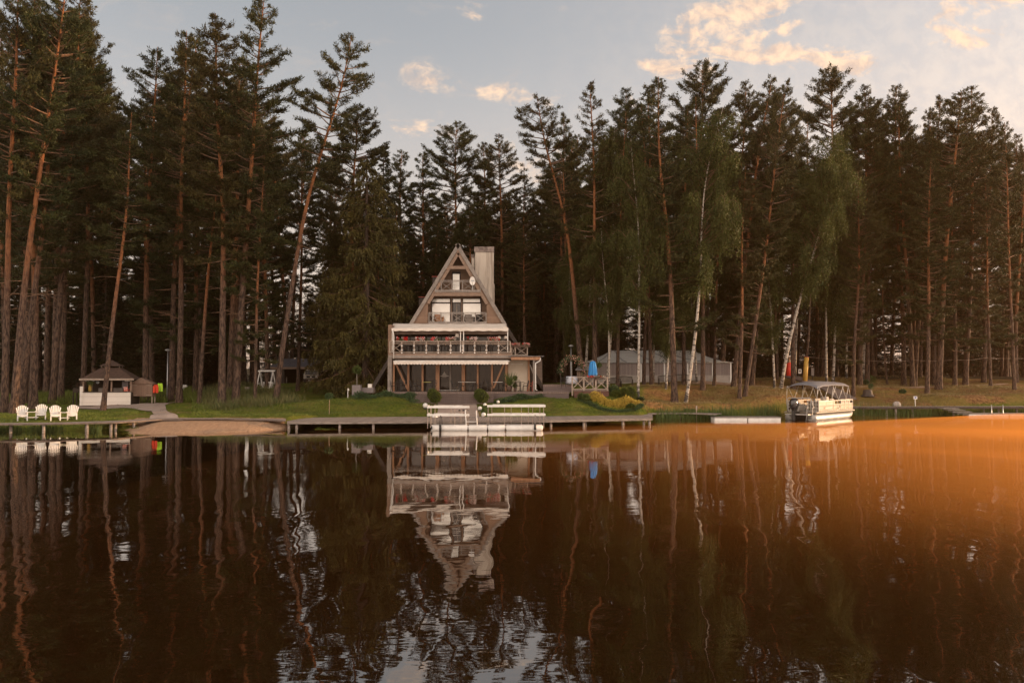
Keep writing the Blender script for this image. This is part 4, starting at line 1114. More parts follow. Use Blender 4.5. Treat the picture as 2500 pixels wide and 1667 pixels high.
def potted(c, label, r, h, potm=POT, spiky=False, ph=.3, pr=.17, stem=.3):
    e = empty('potted_plant', c, 0, label, 'potted plant', None)
    MB().lathe([(pr * .75, 0), (pr, ph), (pr * .9, ph), (pr * .85, ph - .04)], 14).build('pot', potm, e, True)
    a = Acc()
    if spiky:
        n = 110; P_ = np.repeat([[0, 0, ph]], n, 0) + RNG.normal(0, .05, (n, 3)) * [1, 1, 0]; D_ = RNG.normal(0, .35, (n, 3)) + [0, 0, 1.2]
        a.add(*blades(RNG, P_, D_, h, .04, .1))
    else:
        MB().tube([(0, 0, ph - .05), (0, 0, ph + stem)], .015, 6).build('stem', FRAMEW, e)
        a.add(*leaf_blob(RNG, 420, (0, 0, ph + stem + r * .8), r, (1, 1, 1), .09, .05, .1))
    link('foliage', a.mesh('foliage', LEAF), e)
    return e
potted(dk(1757, -.1), 'tall spiky plant in a dark pot at the right end of the lower awning', .3, 1.05, spiky=True, ph=.42, pr=.22)
o = potted(dk(1836, .5), 'small leafy plant standing high before the beige wall', .19, .4, ph=.75, pr=.12, stem=.15)
o = potted(dk(1832, -.35), 'small pot of trailing green by the dark cafe table', .16, .4, ph=.3, pr=.12, stem=.02)

# ------------------------------------------------------------------ in front of the lodge: balls, globes, hedges, path
def ribbon(name, pts, m_, kind='structure', lift=.035, sub=8):
    """pts: (left x, left y, right x, right y) cross lines draped on the ground"""
    rows = []
    for (a, b_) in zip(pts, pts[1:]):
        for k in range(sub):
            s = k / sub; rows.append([a[i] + (b_[i] - a[i]) * s for i in range(4)])
    rows.append(list(pts[-1])); q = MB(); G = []
    for r_ in rows:
        n_ = 9; G.append([(r_[0] + (r_[2] - r_[0]) * j / n_, r_[1] + (r_[3] - r_[1]) * j / n_, gz(r_[0] + (r_[2] - r_[0]) * j / n_, r_[1] + (r_[3] - r_[1]) * j / n_) + lift) for j in range(n_ + 1)])
    q.grid(G); o = q.build(name, m_); tag(o, kind=kind); return o
def px2x(px, D): return (px - 1250) * D / FPX
ribbon('path', [(px2x(1062, 55.0), 55.0, px2x(1175, 55.0), 55.0), (px2x(1070, 58), 58, px2x(1166, 58), 58), (px2x(1070, 60.6), 60.6, px2x(1160, 60.6), 60.6)], PATHM)
ribbon('path', [(px2x(355, 51.6), 51.6, px2x(455, 51.6), 51.6), (px2x(378, 54.5), 54.5, px2x(425, 54.5), 54.5), (px2x(372, 57.5), 57.5, px2x(410, 57.5), 57.5), (px2x(372, 61), 61, px2x(405, 61), 61), (px2x(390, 65), 65, px2x(418, 65), 65), (px2x(430, 70), 70, px2x(447, 70), 70), (px2x(466, 74), 74, px2x(478, 74), 74)], PATHM)
ribbon('path', [(px2x(186, 60.0), 60.0, px2x(188, 64.2), 64.2), (px2x(300, 59.6), 59.6, px2x(300, 63.9), 63.9), (px2x(373, 57.5), 57.5, px2x(385, 62.5), 62.5)], PATHM, lift=.05)
ribbon('path', [(px2x(1560, 72.0), 72.0, px2x(1560, 73.2), 73.2), (px2x(1750, 73.8), 73.8, px2x(1750, 75), 75), (px2x(1900, 75.2), 75.2, px2x(1900, 76.4), 76.4), (px2x(2080, 76.2), 76.2, px2x(2080, 77.4), 77.4),
                (px2x(2300, 77.2), 77.2, px2x(2300, 78.3), 78.3), (px2x(2460, 81), 81, px2x(2460, 82.2), 82.2)], mat('trodden earth', (.33, .22, .15), .95, (.24, .155, .10), 2), lift=.03)
for (px, py, D, r_, lab) in [(1057, 962, 60.2, .42, 'round clipped thuja left of the stairs, the upper rear one'), (1063, 968, 58.8, .46, 'round clipped thuja left of the stairs, the lower front one on a short stem'),
                             (1171, 962, 60.2, .42, 'round clipped thuja right of the stairs, the upper rear one'), (1178, 968, 58.8, .46, 'round clipped thuja right of the stairs, the lower front one')]:
    g = gp(px, D); st_ = W(px, py, D).z - g.z - r_ * .95
    shrub('clipped_thuja', lab, 'shrub', g, r_, m=LEAFB, n=2600, stem=max(.12, st_), group='ball shaped thujas by the stairs', L=.07, Wd=.045)
for (px, py, D, r_, lab) in [(1039, 986, 58.3, .19, 'white globe lamp on the grass left of the stairs'), (1062, 1001, 55.9, .20, 'white globe lamp left of the path, upper of two'), (1069, 1008, 55.4, .20, 'white globe lamp left of the path, lower of two'),
                             (1172, 990, 57.6, .15, 'white globe lamp under the right thujas'), (1181, 997, 56.4, .17, 'white globe lamp right of the path, middle one'), (1184, 987, 58.2, .12, 'smallest white globe lamp, behind the right thujas'), (1191, 1009, 55.4, .18, 'white globe lamp right of the path nearest the dock'),
                             (1216, 982, 59.5, .12, 'low white globe lamp on the lawn right of the stairs')]:
    e = empty('globe_lamp', gp(px, D), 0, lab, 'garden lamp', 'white globe lamps'); MB().sphere((0, 0, r_ * .95 + .05), r_, 18, 12).build('globe', WHITE, e, smooth=True); MB().lathe([(r_ * .5, -.05), (r_ * .45, .08)], 12).build('base', BLACK, e)
def hedge(pts, w, h, label, m_=LEAFD, name='juniper_hedge', cat='hedge', n=900, L=.12, Wd=.05):
    e = empty(name, gp(*pts[0]), 0, label, cat); a = Acc(); o0 = e.location
    for (p0, p1) in zip(pts, pts[1:]):
        A_ = gp(*p0) - o0; B_ = gp(*p1) - o0; n_ = int(n * (B_ - A_).length)
        s = RNG.uniform(0, 1, n_); P_ = np.array(A_)[None] + (np.array(B_) - np.array(A_))[None] * s[:, None]
        off = RNG.normal(0, .33, (n_, 2)).clip(-1, 1) * w
        P_[:, 0] += off[:, 0]; P_[:, 1] += off[:, 1]
        lump = .65 + .35 * np.sin(P_[:, 0] * 3.1 + o0.x) * np.cos(P_[:, 1] * 2.3)
        P_[:, 2] = ground(P_[:, 0] + o0.x, P_[:, 1] + o0.y) - o0.z + RNG.uniform(0, 1, n_) * h * lump * (1 - (np.linalg.norm(off, axis=1) / w).clip(0, 1) ** 2 * .6)
        a.add(*blades(RNG, P_, RNG.normal(0, .7, (n_, 3)) + [0, 0, .55], L, Wd, .3))
    link('foliage', a.mesh('foliage', m_), e); return e
hedge([(865, 61.2), (930, 61.3), (1012, 60.9)], .55, .42, 'low dark juniper hedge below the deck, left of the stairs')
hedge([(1005, 60.8), (1016, 60.0)], .45, .35, 'end clump of juniper beside the stairs, left')
hedge([(1212, 59.8), (1250, 60.9), (1322, 61.6)], .55, .42, 'low dark juniper hedge right of the stairs')
hedge([(1188, 55.3), (1182, 58.2)], .3, .22, 'small plant bed along the right edge of the lake path', m_=LEAF, name='plant_bed', cat='plants')
hedge([(1052, 55.3), (1050, 58.2)], .25, .2, 'small plant bed along the left edge of the lake path', m_=LEAF, name='plant_bed', cat='plants')
# ------------------------------------------------------------------ docks
def line_at(pts, x):
    return float(np.interp(x, [p[0] for p in pts], [p[1] for p in pts]))
def boardwalk(name, label, front, back, z, posts, cat='dock', deckm=DOCKW, edgem=DOCKE, edge=.13, n=60, two=True, ez=.012):
    """front/back: lists of (px, D); deck sheet with thickness, pale edge boards, posts"""
    F_ = [(px2x(p, d), d) for p, d in front]; B_ = [(px2x(p, d), d) for p, d in back]
    x0 = F_[0][0]; o0 = Vector((x0, F_[0][1], z)); e = empty(name, o0, 0, label, cat)
    q = MB(); us = np.linspace(0, 1, n + 1)
    def poly(P_, u):
        d = [0]
        for a, b_ in zip(P_, P_[1:]): d.append(d[-1] + math.hypot(b_[0] - a[0], b_[1] - a[1]))
        s = u * d[-1]; return (np.interp(s, d, [p[0] for p in P_]), np.interp(s, d, [p[1] for p in P_]))
    Fp = [poly(F_, u) for u in us]; Bp = [poly(B_, u) for u in us]
    for i in range(n):
        a, b_, c_, d = Fp[i], Fp[i + 1], Bp[i + 1], Bp[i]
        q.prism([(p[0] - o0.x, p[1] - o0.y, -.05) for p in (a, b_, c_, d)], (0, 0, .05))
    q.build('deck', deckm, e)
    q = MB()
    for i in range(n):
        a, b_ = Fp[i], Fp[i + 1]
        q.prism([(a[0] - o0.x, a[1] - o0.y - .045, -edge - ez), (b_[0] - o0.x, b_[1] - o0.y - .045, -edge - ez), (b_[0] - o0.x, b_[1] - o0.y - .045, -.006), (a[0] - o0.x, a[1] - o0.y - .045, -.006)], (0, .042, 0))
    q.build('edge_beam', edgem, e)
    for (px, back_) in posts:
        x = px2x(px, line_at(front, px)) ; y = line_at(front, px) + .12 + back_
        h = z + 1.1
        MB().tube([(x - o0.x, y - o0.y, -z - .8), (x - o0.x, y - o0.y, -.052)], .085, 10).build('post', DOCKE, e, True)
    return e
boardwalk('main_dock', 'long grey board dock in front of the lodge lawn', [(703, 50.2), (1000, 50.9), (1330, 52.0), (1592, 54.4)], [(703, 55.0), (950, 56.4), (1340, 57.6), (1592, 60.8)], .45,
          [(706, .0), (725, 0), (830, 0), (912, 0), (1240, .1), (1345, .1), (1425, 0), (1430, .3), (1520, 0), (1524, .35), (1572, .1), (1585, 0)])
boardwalk('lakeside_boardwalk', 'narrow curved boardwalk along the left lawn and the top of the beach', [(-90, 45.9), (0, 46.6), (150, 47.3), (290, 48.5), (335, 49.8), (400, 51.9), (520, 52.6), (620, 51.8), (700, 50.5)],
          [(-90, 46.9), (0, 47.6), (150, 48.3), (290, 50.2), (335, 51.3), (400, 53.3), (520, 53.4), (620, 52.6), (700, 51.8)], .54,
          [(20, .3), (108, 0), (208, .2), (214, 0), (270, .1), (273, .5), (320, .4)], edgem=mat('dark edge board', (.16, .12, .10), .8, (.1, .075, .06), 4), edge=.07)
boardwalk('gangway', 'sloping grey gangway between the main dock and the white floating dock', [(1575, 60.2), (1610, 60.7), (1680, 61.0), (1748, 59.6)], [(1575, 61.2), (1610, 61.5), (1692, 61.6), (1760, 60.3)], .50, [(1660, .1)], edge=.08)
boardwalk('bank_boardwalk', 'dark edged boardwalk along the dry right bank', [(2080, 66.6), (2300, 66.8), (2620, 67.2)], [(2080, 67.9), (2300, 68.1), (2620, 68.5)], .74,
          [(2110, .2), (2165, .1), (2186, 0), (2230, .2), (2330, .2), (2404, .2), (2440, .2), (2485, .2)], edgem=mat('dark fascia', (.07, .05, .045), .8, (.05, .035, .03), 4), edge=.16)
def float_dock(label, px0, px1, D0, D1, z, posts=()):
    x0, x1 = px2x(px0, D0), px2x(px1, D0); e = empty('floating_dock', (x0, D0, z), 0, label, 'floating dock')
    MB().span((0, 0, -.07), (x1 - x0, D1 - D0, 0)).build('deck', TRIM, e)
    n_ = max(2, int((x1 - x0) / 2.4)); L = (x1 - x0) / n_
    for k in range(n_): MB().span((k * L + .04, .02, -z - .1), ((k + 1) * L - .04, D1 - D0 - .02, -.072)).build('float', WHITE, e, bevel=.03)
    for px in posts:
        x = px2x(px, D0) - x0; MB().tube([(x, .2, -z - .5), (x, .2, .68)], .035, 8).build('post', METAL, e, True)
    return e
float_dock('long white floating dock left of the moored pontoon boat', 1742, 1906, 59.3, 60.5, .28)
float_dock('white floating jetty at the right edge of the lake', 2362, 2560, 65.2, 66.2, .26, (2421, 2449))
e = empty('bank_steps', gp(2320, 66.3), 0, 'grey steps from the bank boardwalk down to the right jetty', 'steps')
for k in range(4):
    x0 = px2x(2295 + k * 9, 66) - e.location.x; MB().span((x0, -1.0 - k * .1 + .3, .60 - k * .13 - e.location.z), (x0 + 1.3 + k * .15, .25 - k * .25, .66 - k * .13 - e.location.z)).build('tread', TRIM, e)

# ------------------------------------------------------------------ railed swimming pier in front of the dock
YR = 49.0
def c2r(x, y, dy=0): return c2(x, y, YR + dy)
o0 = Vector((c2r(1450, 0).x, YR, 0)); pier = empty('railed_pier', o0, 0, 'white railed floating pier with ladder handles in front of the dock', 'floating pier')
def rel(v): return Vector(v) - o0
class PB(MB):
    def build(s, name, m_, parent=None, **kw):
        o = MB.build(s, name, m_, parent or pier, **kw); o.data.transform(Matrix.Translation(-o0)); o.data.update(); return o
zt_ = c2r(0, 1108).z
for (x0, x1) in ((690, 1190), (1200, 1455), (1465, 1700), (1710, 2210)):
    PB().tube([(c2r(x0, 0).x, YR, .13), (c2r(x0, 0).x + .06, YR, .14), (c2r(x1, 0).x - .06, YR, .14), (c2r(x1, 0).x, YR, .13)], .2, 14, r2=[.14, .2, .2, .14]).build('pontoon', WHITE, smooth=True)
PB().span((c2r(695, 0).x, YR + .1, .26), (c2r(2205, 0).x, YR + 1.25, .34)).build('deck', TRIM)
PB().tube([(c2r(695, 0).x, YR + 1.15, .1), (c2r(2205, 0).x, YR + 1.15, .1)], .18, 12).build('rear_pontoon', WHITE, smooth=True)
for (x0, x1, ya, yb) in ((700, 1210, 858, 968), (1452, 2250, 845, 965)):
    for y in (ya, yb):
        a = c2r(x0, y, .1); b_ = c2r(x1, y, .1)
        PB().span((a.x, YR + .08, a.z - .07), (b_.x, YR + .115, a.z + .07)).build('rail_board', WHITE, bevel=.006)
        PB().span((a.x + (.3 if x0 > 1400 else 0), YR + 1.2, a.z - .06), (b_.x - (.5 if x0 < 1400 else 0.02), YR + 1.235, a.z + .06)).build('rail_board', WHITE)
for y in (858, 968):
    a = c2r(632, y); PB().span((c2r(632, 0).x, YR + .1, a.z - .07), (c2r(632, 0).x + .035, YR + 1.25, a.z + .07)).build('rail_board', WHITE)
    PB().span((c2r(632, 0).x + .04, YR + .08, a.z - .07), (c2r(700, 0).x - .005, YR + .115, a.z + .07)).build('rail_board', WHITE)
for k, x in enumerate((640, 690, 740, 1010, 1160 + 30, 1465, 1690, 1920, 2225)):
    PB().span((c2r(x - 4, 0).x, YR + .12, .1), (c2r(x + 5, 0).x, YR + .17, c2r(0, 835).z)).build('rail_post', RAILW)
for k, x in enumerate((655, 940, 1080, 1510, 1780, 2020, 2080, 2180)):
    PB().span((c2r(x - 4, 0).x, YR + 1.13, .1), (c2r(x + 5, 0).x, YR + 1.19, c2r(0, 850).z)).build('rail_post', RAILW)
for (a, b_) in (((1152, 905), (1166, 1135)), ((1301, 912), (1318, 1135))):
    PB().tube([c2r(*a, 0) + Vector((.0, .5, 0)), c2r(a[0] + 2, a[1] + 6, -.05), c2r(*b_, -.05)], .035, 8).build('ladder_handle', WHITE, smooth=True)
q = PB()
for y in (1060, 1120): q.tube([c2r(1160, y, -.05), c2r(1314, y, -.05)], .02, 6)
q.build('ladder_rung', WHITE)
for x, y0, y1, w_ in ((702, 1115, 1160, 10), (820, 1098, 1185, 16), (2105, 1085, 1165, 16)):
    PB().tube([(c2r(x, 0).x, YR - .24, c2r(0, y1).z), (c2r(x, 0).x, YR - .24, c2r(0, y0).z)], w_ / 5.6 / 39.5, 10).build('fender', BLACK, smooth=True)
PB().span((c2r(2097, 0).x, YR - .24, .2), (c2r(2114, 0).x, YR - .16, c2r(0, 965).z)).build('mooring_post', GREYW)
PB().tube([c2r(805, 1100, -.2), c2r(812, 975, -.2), c2r(830, 990, -.2), c2r(838, 1100, -.2)], .022, 6).build('mooring_hoop', BLACK)
for (px, D, lab) in ((1122, 54.6, 'small dark path light left of the path end'), (1132, 54.6, 'small dark path light at the left of the path end, second one'), (1143, 54.6, 'small dark path light at the right of the path end'), (1172, 54.6, 'small dark path light by the right globe lamps')):
    g = gp(px, D); g.z = .52; e = empty('path_light', g, 0, lab, 'garden lamp', 'small path lights'); MB().tube([(0, 0, 0), (0, 0, .42)], .018, 6).build('pole', FRAMEW, e); MB().lathe([(.09, 0), (.07, .05), (.02, .1)], 10, (0, 0, .42)).build('cap', BLACK, e)

# ------------------------------------------------------------------ pontoon boat
BS = (1850, 840, 7.127)
bx = px2x(1953, 59.6)
boat = empty('pontoon_boat', (bx, 59.6, 0), R(45), 'beige pontoon boat with grey sunshade canopy moored at the floating dock', 'boat')
HULL = mat('cream hull panel', (.24, .205, .16), .4, (.20, .175, .14), 1); PANEL = mat('taupe boat panel', (.13, .10, .075), .45, (.11, .085, .062), 1)
BRAIL = mat('boat rail paint', (.55, .52, .47), .4, (.47, .44, .40), 2)
ALU = mat('brushed aluminium', (.38, .36, .33), .4, (.31, .30, .28), 2, metal=.35); SEATM = mat('cream boat seat', (.40, .36, .31), .6)
CANV = mat('grey canopy cloth', (.17, .165, .18), .75, (.14, .135, .15), 2)
L_, Bm = 7.2, 2.5
for s_ in (-1, 1):
    y = s_ * .88
    MB().tube([(-.15, y, .2), (.1, y, .2), (5.9, y, .2), (6.6, y, .28), (7.05, y, .40), (7.2, y, .5)], .33, 16, r2=[.30, .33, .33, .26, .13, .03]).build('pontoon', ALU, boat, True)
MB().span((-.1, -Bm / 2, .56), (L_ - .35, Bm / 2, .66)).build('deck', HULL, boat, bevel=.02)
MB().span((-.75, -.9, .45), (-.1, .9, .52)).build('swim_platform', ALU, boat)
# side fences
def fence(side):
    y = side * (Bm / 2 - .06); q = MB(); q.span((.45, y - .012, .72), (6.55, y + .012, 1.18)); q.build('side_panel', PANEL, boat)
    q = MB(); q.span((.45, y - .014, 1.19), (3.0, y + .014, 1.42)); q.build('side_panel', HULL, boat)
    q = MB()
    for z in (.70, .94, 1.18): q.span((.4, y - .025, z - .009), (6.6, y + .025, z + .009))
    q.span((.4, y - .035, 1.42), (6.6, y + .035, 1.47))
    for x in (.42, 1.7, 3.0, 3.7, 4.4, 5.1, 5.8, 6.58): q.span((x - .012, y - .028, .66), (x + .012, y + .028, 1.45))
    q.build('side_rail', BRAIL, boat)
fence(-1); fence(1)
q = MB(); y = -(Bm / 2 - .03)
q.lathe([(.001, 0), (.085, 0), (.085, .004), (.001, .004)], 18); o = q.build('round_emblem', mat('red emblem', (.65, .05, .02), .5), boat); o.rotation_euler = (R(90), 0, 0); o.location = (1.35, y - .006, .93)
q = MB(); q.beam((3.6, y - .01, .76), (4.1, y - .01, .98), .01, .03); q.beam((4.1, y - .01, .98), (4.5, y - .01, 1.0), .01, .03); q.beam((4.0, y - .01, 1.1), (4.2, y - .01, .9), .01, .03); q.build('side_stripe', BLACK, boat)
q = MB(); q.span((1.5, y - .006, .9), (2.6, y + .0, .935)); q.build('side_lettering', BRAIL, boat)
# bow fence and stern fence
for x0, nm, ys in ((6.6, 'bow_fence', (-1, 1)), (.42, 'stern_fence', (-1, 1))):
    for (ya, yb) in ((-1.19, -.38), (.38, 1.19)):
        q = MB()
        for z in (.70, .95, 1.2, 1.45): q.span((x0 - .02, ya, z - .015), (x0 + .02, yb, z + .015))
        for yy in np.linspace(ya, yb, 5): q.span((x0 - .018, yy - .014, .66), (x0 + .018, yy + .014, 1.45))
        q.build(nm, BRAIL, boat)
    q = MB(); q.span((x0 + .025, -1.15, .95), (x0 + .04, -.4, 1.4)); q.span((x0 + .025, .4, .95), (x0 + .04, 1.15, 1.4)); q.build('fence_panel', PANEL, boat)
# seats and console
for (a, b_) in (((.6, -1.1, .66), (2.2, -.45, 1.05)), ((.6, .45, .66), (2.2, 1.1, 1.05)), ((4.6, -1.1, .66), (6.4, -.5, 1.05)), ((4.6, .5, .66), (6.4, 1.1, 1.05))):
    s = MB().span(a, b_).build('seat', SEATM, boat, bevel=.05)
    yb = a[1] if a[1] < 0 else b_[1] - .16
    MB().span((a[0], yb, 1.052), (b_[0], yb + .16, 1.52)).build('backrest', SEATM, s, bevel=.05)
MB().span((3.1, -1.0, .66), (3.8, -.3, 1.5)).build('console', HULL, boat, bevel=.06)
q = MB(); q.tube([(3.0 + .0, -.65, 1.45), (2.85, -.65, 1.62)], .02, 6); q.lathe([(.19, 0), (.2, .02), (.19, .04), (.16, .02), (.19, 0)], 16, (2.85, -.65, 1.6)); q.build('steering_wheel', BLACK, boat)
MB().span((4.9, -.1, 1.45), (5.6, .3, 1.5)).build('table', BRAIL, boat)
MB().span((2.45, -.9, .66), (2.95, -.4, 1.75)).build('helm_seat', SEATM, boat, bevel=.08)
# canopy
rows = []
for i in range(15):
    u = i / 14; x = .2 + 5.7 * u; zc = 2.80 + .10 * math.sin(u * math.pi) - (.16 * max(0, (.1 - u) / .1)) ; row = []
    scal = .04 * abs(math.sin(u * math.pi * 3))
    for j in range(17):
        v = -1 + 2 * j / 16; row.append((x, v * 1.25, zc - .24 * abs(v) ** 4.0 + (.10 if abs(v) > .93 else 0) * scal * 10 - .10 * v * v))
    rows.append(row)
q = MB(); q.grid(rows); q.build('canopy', CANV, boat, smooth=True, solid=.02)
q = MB()
for s_ in (-1, 1):
    y = s_ * 1.18
    for (xb, x1, x2, zl) in ((1.4, .4, 2.2, 1.47), (2.7, 3.1, 3.5, 1.47), (4.0, 3.0, 4.9, 1.47), (5.4, 4.7, 5.85, 1.47)):
        q.tube([(xb, y, zl), (x1, y, 2.55)], .022, 6); q.tube([(xb, y, zl), (x2, y, 2.55)], .022, 6)
    q.tube([(.15, y, 1.47), (.3, y, 2.55)], .018, 6); q.tube([(6.3, y, 1.47), (5.85, y, 2.55)], .02, 6)
q.build('canopy_frame', BRAIL, boat, True)
q = MB(); q.tube([(-.15, .95, .55), (-.3, .95, 1.45), (-.2, .85, 1.68), (-.2, -.85, 1.68), (-.3, -.98, 1.5), (-.1, -1.1, .6)], .04, 8); q.build('tow_arch', ALU, boat, True)
# ladder
q = MB()
for y in (-1.15, -.72): q.tube([(-.15, y, 1.0), (-.35, y, 1.05), (-.55, y, .95), (-.55, y, .5), (-.75, y, -.05)], .022, 6)
for z in (.1, .35): q.tube([(-.6 - (.5 - z) * .3, -1.15, z), (-.6 - (.5 - z) * .3, -.72, z)], .022, 6)
q.tube([(-.1, -.6, .6), (-.1, -.6, 1.0), (-.1, -.35, 1.05), (-.1, -.3, .6)], .02, 6)
q.build('ladder', ALU, boat, True)
# outboard motor: cowl, leg, cavitation plate, propeller
mo = empty('outboard_motor', (.1, 0, -.1), 0); mo.parent = boat; mo.scale = (1.35, 1.35, 1.2)
q = MB(); q.lathe([(.10, .72), (.17, .78), (.25, .92), (.27, 1.1), (.26, 1.3), (.20, 1.42), (.08, 1.47), (.001, 1.475)], 18, (-.55, .15, 0), (1.25, .82, 1)); q.build('cowl', mat('glossy black cowl', (.02, .018, .02), .15, spec=.8), mo, True)
q = MB(); q.span((-.68, .05, .05), (-.42, .25, .80)); q.span((-.85, .0, .12), (-.35, .3, .15)); q.beam((-.45, .15, .6), (-.1, .15, .55), .22, .2); q.build('leg', BLACK, mo, bevel=.03)
q = MB(); q.tube([(-.9, .15, -.05), (-.4, .15, -.05)], .08, 10, r2=.04); q.build('gearcase', BLACK, mo, True)
q = MB(); q.span((-.83, .10, 1.15), (-.815, .2, 1.22)); q.build('cowl_mark', WHITE, mo)

# ------------------------------------------------------------------ garden chairs on the left lawn
def deck_chair(c, rz, label):
    e = empty('garden_chair', c, rz, label, 'garden chair', 'white slatted garden chairs by the lake')
    s = .98
    q = MB(); # seat slats, tilted back (front is -y)
    for k in range(6):
        y = -.27 + k * .095; q.box((0, y, .37 - k * .028), (.50 - k * .008, .08, .02), M=Matrix.Rotation(-.28, 4, 'X'))
    q.build('seat', WHITE, e)
    q = MB(); tilt = .38
    for k in range(7):
        u = (k - 3); x = u * .078; h = .80 - .018 * u * u * 1.0; fan = u * .028
        b0 = Vector((x * .85, .20, .26)); b1 = Vector((x + fan, .20 + h * math.sin(tilt), .26 + h * math.cos(tilt)))
        q.beam(b0, b1, .072, .018, up=(0, 1, 0))
    q.beam((-.27, .30, .50), (.27, .30, .50), .02, .06); q.build('backrest', WHITE, e)
    for sx in (-1, 1):
        MB().span((sx * .27 - .035, -.30, 0), (sx * .27 + .035, -.21, .555)).build('leg', WHITE, e)
        q = MB(); q.beam((sx * .245, -.25, .36), (sx * .245, .50, .04), .03, .12); q.build('leg', WHITE, e)
        q = MB(); q.prism([(sx * .27 - .07, -.36, .556), (sx * .27 + .07, -.36, .556), (sx * .27 + .06, .0, .556), (sx * .27 + .02, .38, .556), (sx * .27 - .03, .38, .556), (sx * .27 - .07, .0, .556)], (0, 0, .025)); q.build('armrest', WHITE, e)
    q = MB(); q.prism([(-.27, -.315, .30), (-.15, -.315, .28), (0, -.315, .26), (.15, -.315, .28), (.27, -.315, .30), (.27, -.315, .41), (-.27, -.315, .41)], (0, .02, 0)); q.build('apron', WHITE, e)
    e.scale = (s * .97,) * 3
CH = [(58, 'white slatted garden chair, farthest left of the four at the lake'), (103.5, 'white slatted garden chair, second from the left of the four at the lake'), (138.5, 'white slatted garden chair, third from the left of the four at the lake'), (180, 'white slatted garden chair, rightmost of the four at the lake')]
for k, (px, lab) in enumerate(CH): deck_chair(gp(px, (50.2, 50.9, 50.5, 51.15)[k]), (.60, .48, .58, .44)[k], lab)
for a, b_, lab in ((58, 103.5, 'white slatted side table joining the left pair of garden chairs'), (138.5, 180, 'white slatted side table joining the right pair of garden chairs')):
    g = gp((a + b_) / 2, 50.55 if a < 100 else 50.82); e = empty('side_table', g, .53, lab, 'side table', 'side tables between the garden chairs'); w_ = (px2x(b_, 50.6) - px2x(a, 50.6)) / math.cos(.53) - .62
    q = MB()
    for k in range(5): q.span((-w_ / 2, -.30 + k * .1, .50), (w_ / 2, -.215 + k * .1, .525))
    q.build('tabletop', WHITE, e)
    q = MB(); q.span((-w_ / 2, -.28, .16), (w_ / 2, .1, .19)); q.build('shelf', WHITE, e)

# ------------------------------------------------------------------ kiosk
K0 = gp(274, 65.5); K0.z = W(265, 989, 63.6).z
KZ = .30
def kp(x, y, z): return K0 + Matrix.Rotation(KZ, 3, 'Z') @ Vector((x, y, z))
ki = empty('garden_kiosk', K0, KZ, 'open six sided kiosk with brown roof and white boarded counter', 'kiosk')
KR = 2.05
def hexp(r, z, off=0): return [(r * math.cos(math.pi / 3 * k + off), r * math.sin(math.pi / 3 * k + off), z) for k in range(6)]
SHING = mat('brown shingles', (.085, .05, .036), .85, (.05, .03, .022), 5)
w3 = 1.72     # half width of the front counter
MB().span((-w3, -1.95, 0), (w3, -1.85, 1.02)).build('counter_front', WHITEB, ki)
MB().span((-w3 - .03, -2.02, 1.022), (w3 + .03, -1.75, 1.07)).build('counter_top', DARKW, ki)
MB().span((-w3 - .22, -2.0, 0), (-w3 + .0, -1.75, 1.5)).build('white_post', WHITEB, ki)
for (x0, y0, x1, y1) in ((-w3, -1.85, -w3 - .35, 0), (-w3 - .35, 0, -w3, 1.8), (w3, -1.85, w3 + .35, 0), (w3 + .35, 0, w3, 1.8), (-w3, 1.8, w3, 1.8)):
    q = MB(); q.beam((x0, y0, .5), (x1, y1, .5), .08, 1.0); q.build('side_wall', DARKW, ki)
q = MB()
for (x, y) in ((-w3, -1.85), (w3, -1.85), (-w3 - .35, 0), (w3 + .35, 0), (-w3, 1.8), (w3, 1.8), (.3, -1.85)):
    MB().span((x - .06, y - .06, 0 if y > -1 else 1.07), (x + .06, y + .06, 2.0)).build('roof_post', FRAMEW, ki)
MB().span((-w3, 1.70, 1.0), (w3, 1.76, 2.0)).build('rear_shutter', BROWNI, ki)
oct_ = [(-2.3, -2.15), (2.15, -2.15), (3.2, 0), (2.2, 2.2), (-2.2, 2.2), (-3.2, 0)]; oct_ = [(-2.0, -2.15), (2.0, -2.15), (2.35, 0), (2.0, 2.15), (-2.0, 2.15), (-2.35, 0)]
q = MB(); n0 = len(oct_); inn = [(x * .34, y * .34, 3.0) for x, y in oct_]; low = [(x, y, 2.03) for x, y in oct_]
q.add(low + inn, [(k, (k + 1) % 6, (k + 1) % 6 + 6, k + 6) for k in range(6)] + [tuple(range(6))]); rf = q.build('roof', SHING, ki)
q = MB(); low = [(x * .42, y * .42, 3.12) for x, y in oct_]; q.add(low + [(0, 0, 3.62)], [(k, (k + 1) % 6, 6) for k in range(6)] + [tuple(range(6))]); q.build('lantern_roof', SHING, ki)
q = MB()
for (x, y) in oct_: q.beam((x * .33, y * .33, 2.98), (x * .33, y * .33, 3.13), .05, .05)
q.build('lantern_posts', RAILW, ki)
MB().span((-1.98, -2.19, 1.98), (1.98, -2.155, 2.13)).build('eaves_board', RAILW, ki)
q = MB(); q.span((-w3 + .1, -1.84, 1.9), (-w3 + .75, -1.80, 1.95)); q.span((1.25, -1.84, 1.9), (1.8, -1.80, 1.95)); q.build('light_strip', WHITE, ki)
def simple(name, parts, loc, label, cat, group=None, rz=0):
    e = empty(name, loc, rz, label, cat, group)
    for nm, q, m_ in parts: q.build(nm, m_, e)
    return e
g = K0
e = empty('vase_of_flowers', kp(-1.25, -1.84, 1.07), 0, 'tall vase with yellow green plant on the kiosk counter', 'vase')
MB().lathe([(.08, 0), (.13, .2), (.10, .5), (.12, .55)], 12).build('vase', mat('ochre vase', (.42, .27, .06), .4), e, True)
